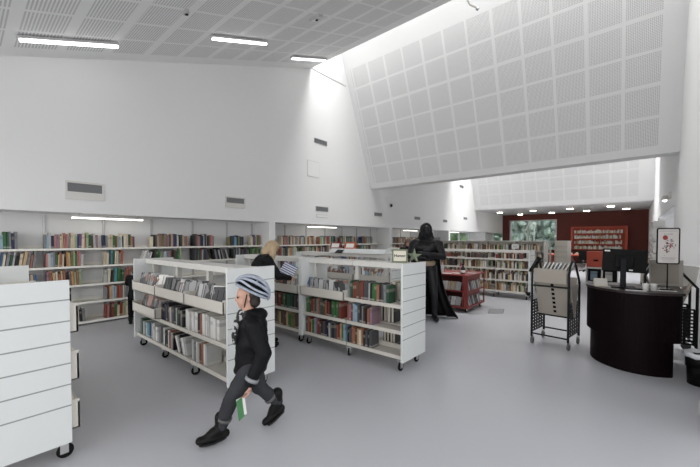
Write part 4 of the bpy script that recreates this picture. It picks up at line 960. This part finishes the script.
pts = [HM @ Vector((HA * math.cos(a) * .97, HB_ * math.sin(a) * 1.0, -.004 - .01 * math.cos(a))) for a in [2 * PI * i / 28 for i in range(29)]]; b.tube(pts, .012, 6)
for a0, w_ in ((.75, .8), (1.35, 1.0), (1.95, 1.0), (2.5, .8)):
    pts = []
    for i in range(11):
        p = (-1 + 2 * i / 10) * w_; pts.append(HM @ Vector((math.cos(a0 + .25 * abs(p)) * HA * .985, math.sin(p) * HB_ * .97 * math.sin(a0), math.sin(a0) * math.cos(p) * HC_ * .985)))
    b.tube(pts, .0085, 6)
b.build('helmet_shell', HW, t)
b = MB(); b.tube([P(.0, .083, .03), P(.02, .075, -.05), P(.03, .03, -.11), P(.03, -.03, -.11), P(.02, -.075, -.05), P(.0, -.083, .03)], .005, 6); b.build('helmet_strap', BLACK, t)
# comic held in the hand
b = MB(); 
M0 = TR(.035, .19, .27) @ RZ(.5) @ RY(.12)
b.box(-.035, .035, -.004, 0, 0, .15, 0, M0); b.box(-.02, .05, .001, .005, -.01, .15, 1, M0 @ RZ(.4)); b.box(-.03, .01, -.006, -.004, .02, .06, 2, M0); b.box(0, .03, -.006, -.004, .07, .12, 3, M0)
o = b.build('booklet', [PAPER, mat('booklet_green', (.08, .25, .10), .5), RI, GI]); 
o.matrix_world = Matrix.Translation((-2.44, 1.55, 0)) @ RZ(fwd); tag(o, 'white and green booklet held in the walking child\'s hand', 'booklet')

# ---- generic standing person
def figure(label, loc, rz, J, s, top, tro, shoe, hairm, hair_fn, face=(1, 0, -.1), hs=1.0, look_up=True, puff=.006):
    t = thing('person', label, 'person', loc, rz); b = MB()
    P = head_parts(b, J['hd'], hs, face)
    b.limb([J['hd'], J['nk']], [.055 * s, .052 * s]); b.limb([J['nk'], J['ch'], J['pel']], [.06 * s, .11 * s, .11 * s]); b.limb([J['sL'], J['sR']], [.05 * s, .05 * s])
    for q in 'LR':
        b.limb([J['s' + q], J['e' + q], J['w' + q]], [.048 * s, .038 * s, .027 * s]); b.limb([J['h' + q], J['k' + q], J['a' + q]], [.085 * s, .055 * s, .040 * s])
        d = V(J['w' + q]) - V(J['e' + q]); hand(b, J['w' + q], d, .95 * s, .7, 1, (0, -1 if q == 'L' else 1, -.4))
    b.build_remesh('body', SKIN, t, .008, 3); eyes(P, hs, t)
    b = MB(); ch = V(J['ch']); pe = V(J['pel']); mid = (ch + pe) / 2
    b.limb([V(J['nk']) + V((0, 0, -.05)), ch, mid, pe, pe + V((0, 0, -.10 * s))], [.10 * s, (.135 * s, .17 * s, .13 * s), (.13 * s, .15 * s, .12 * s), (.135 * s, .165 * s, .12 * s), (.135 * s, .165 * s, .06 * s)])
    for q in 'LR': b.limb([ch + V((0, 0, .08 * s)), J['s' + q], J['e' + q], J['w' + q]], [.09 * s, .078 * s, .062 * s, .045 * s])
    b.build_remesh('jacket', top, t, .012, 3, puff, 12)
    b = MB(); b.limb([J['pel'], V(J['pel']) + V((0, 0, -.06))], [.125 * s, .12 * s])
    for q in 'LR': b.limb([J['h' + q], J['k' + q], V(J['a' + q]) + V((0, 0, .0))], [.10 * s, .07 * s, .052 * s])
    b.build_remesh('trousers', tro, t, .012, 3, .005, 12)
    for q in 'LR': boot(t, J['a' + q], J['t' + q], s, shoe, name='shoe', high=.05)
    b = MB(); hair_fn(b, P, hs); b.build_remesh('hair', hairm, t, .008, 2, .004, 40)
    return t
def lean(J, dx, base, top):                          # shift joints forward with height
    return J
BL = mat('blonde_hair', (.42, .31, .19), .5, var=.35, vscale=30); BR = mat('brown_hair', (.10, .055, .035), .5, var=.3, vscale=30)
JW = dict(pel=(-.17, 0, .93), ch=(-.16, 0, 1.24), nk=(-.07, 0, 1.40), hd=(.02, 0, 1.49), sL=(-.10, .17, 1.34), eL=(.04, .22, 1.12), wL=(.25, .12, 1.05), sR=(-.10, -.17, 1.34), eR=(.04, -.22, 1.10), wR=(.25, -.13, 1.05),
          hL=(-.17, .09, .90), kL=(-.05, .09, .50), aL=(-.06, .09, .10), tL=(.11, .10, .04), hR=(-.17, -.09, .90), kR=(-.09, -.09, .50), aR=(-.12, -.10, .10), tR=(.05, -.11, .04))
def hair_w(b, P, s):
    b.ball(P(-.02, 0, .045), (.112, .092, .098)); b.limb([P(-.04, 0, .02), P(-.06, 0, -.08)], [.09, .075])
    for q in (-1, 1): b.limb([P(-.0, q * .07, .03), P(.03, q * .088, -.08), P(.07, q * .085, -.20), P(.08, q * .07, -.30)], [.045, .048, .045, .022])
figure('blonde woman in a black jacket bending over the middle bookcase', (-4.27, 3.14, 0), math.atan2(.95, .32), JW, 1.0, JACK, BTROU, BOOT, BL, hair_w, face=(.85, 0, -.55), hs=1.0)
b = MB()
for k in range(12): b.box(-.12, .12, -.004 * 1, .004, .018 * k, .018 * k + .018, k % 2, M=TR(0, 0, 0) @ RX(0))
o = b.build('magazine', [PAPER, mat('stripe_blue', (.12, .2, .42), .5)]); o.matrix_world = TR(-4.20, 3.36, 1.07) @ RZ(.8) @ RX(-.45) @ RY(.5); tag(o, 'blue and white striped magazine held by the blonde woman', 'magazine')

JS = dict(pel=(0, 0, .93), ch=(0, 0, 1.25), nk=(0, 0, 1.43), hd=(.02, 0, 1.55), sL=(0, .17, 1.36), eL=(.05, .23, 1.10), wL=(.22, .12, 1.02), sR=(0, -.17, 1.36), eR=(.05, -.23, 1.10), wR=(.22, -.12, 1.02),
          hL=(0, .09, .90), kL=(.02, .09, .50), aL=(0, .09, .10), tL=(.16, .11, .04), hR=(0, -.09, .90), kR=(.02, -.09, .50), aR=(-.02, -.09, .10), tR=(.14, -.11, .04))
def hair_d(b, P, s):
    b.ball(P(-.02, 0, .035), (.108, .092, .10)); 
    for q in (-1, 1): b.limb([P(-.01, q * .075, .02), P(.0, q * .088, -.10), P(.03, q * .09, -.20)], [.040, .045, .03])
figure('woman with long brown hair in black standing behind the star ornament', (-4.95, 8.45, 0), math.atan2(-8.45, 4.95), JS, 1.0, JACK, BTROU, BOOT, BR, hair_d, face=(1, 0, -.1), hs=.96)

k_ = .70
JK = {a: (p[0] * k_, p[1] * k_, p[2] * k_) for a, p in JS.items()}
JK.update(pel=(-.05, 0, .60), ch=(.06, 0, .82), nk=(.13, 0, .95), hd=(.19, 0, 1.03), sL=(.10, .12, .90), sR=(.10, -.12, .90), eL=(.22, .15, .78), wL=(.38, .10, .74), eR=(.20, -.15, .74), wR=(.36, -.10, .66), hL=(-.05, .06, .57), hR=(-.05, -.06, .57), kL=(.12, .09, .33), aL=(.10, .10, .08), tL=(.24, .11, .03), kR=(-.06, -.07, .30), aR=(-.16, -.08, .10), tR=(-.04, -.09, .03))
def hair_k(b, P, s): b.ball(P(-.02, 0, .04), (.10, .085, .09)); b.ball(P(-.05, 0, -.02), (.06, .075, .07))
figure('small figure in black crouching at the left wall shelves', (-7.30, 2.22, 0), PI - .35, JK, .78, JACK, BTROU, BOOT, BR, hair_k, hs=.85)

# ---- life-size dark statue: a plain cloaked standing figure
ST = mat('dark_statue_rubber', (.009, .009, .011), .38, var=.3, vscale=6, spec=.3)
ST2 = mat('dark_statue_grey', (.006, .006, .007), .42, var=.3, vscale=6, spec=.18)
t = thing('statue', 'life-size dark caped human statue with folded arms', 'statue', (-3.22, 6.22, 0), math.atan2(-5.9, 3.7))
b = MB(); hd = (.02, 0, 1.82)
P = head_parts(b, hd, 1.02, (1, .1, -.1))
b.limb([hd, (-.0, 0, 1.66), (0, 0, 1.60)], [.065, .075, .09])
b.limb([(0, -.20, 1.56), (0, .20, 1.56)], [.105, .105]); b.limb([(.01, -.09, 1.48), (.01, .09, 1.48)], [.14, .14]); b.limb([(0, 0, 1.42), (0, 0, 1.22), (0, 0, 1.08)], [(.15, .19, .13), (.125, .155, .12), (.135, .17, .11)])
# folded arms
b.limb([(0, .25, 1.54), (.10, .32, 1.30), (.27, .02, 1.34), (.24, -.16, 1.37)], [.10, .075, .060, .04]); b.limb([(0, -.25, 1.54), (.10, -.32, 1.30), (.24, -.04, 1.28), (.20, .20, 1.33)], [.10, .075, .060, .04])
for q, x in ((1, .02), (-1, -.02)): b.limb([(0, q * .10, 1.05), (x + .04, q * .15, .56), (x, q * .17, .14)], [.125, .085, .065]); b.limb([(x, q * .17, .07), (x + .2, q * .2, .05)], [.06, .045])
b.build_remesh('body', ST, t, .010, 3, .003, 8); eyes(P, 1.0, t)
b = MB(); b.lathe([(.16, -.05), (.168, -.02), (.168, .03), (.16, .05)], 28, M=TR(0, 0, 1.16) @ Matrix.Diagonal((.92, 1.13, 1, 1)))
b.build('belt', mat('tan_belt', (.33, .25, .17), .5, var=.1), t, bevel=.004)
b = MB(); NU, NV = 40, 24; g = []
for j in range(NV + 1):
    v = j / NV; rowv = []
    for i in range(NU + 1):
        u = -1 + 2 * i / NU
        z = 1.62 * (1 - v) + .012; wid = .24 + .10 * v + .24 * v ** 3; a = u * (1.35 - .15 * v)
        fold = .035 * v * math.sin(u * 17 + 1.2) + .02 * v * math.sin(u * 31)
        x = -(.13 + .10 * v + .10 * v ** 3 + fold) * math.cos(a) + .02 * (1 - v); y = (wid + fold) * math.sin(a) * 1.12
        if u > 0: y += .10 * v ** 4
        rowv.append(b.b.verts.new((x, y, z)))
    g.append(rowv)
for j in range(NV):
    for i in range(NU):
        f = b.b.faces.new([g[j][i], g[j][i + 1], g[j + 1][i + 1], g[j + 1][i]]); f.smooth = True
cp = b.build('cape', ST2, t); sd = cp.modifiers.new('solid', 'SOLIDIFY'); sd.thickness = .012; sd.offset = 1
b = MB()
b.ball((-.03, 0, 1.845), (.135, .125, .15)); b.limb([(-.06, 0, 1.74), (-.04, 0, 1.62)], [(.13, .15, .12), (.15, .20, .08)])
b.limb([(-.02, -.17, 1.60), (.06, -.13, 1.58), (.10, 0, 1.54), (.06, .13, 1.58), (-.02, .17, 1.60)], [.07, .05, .045, .05, .07])
for v in b.b.verts:
    if v.co.z > 1.70 and v.co.x > .045: v.co.x = .045
b.build_remesh('hood', ST2, t, .010, 3, .003, 8)
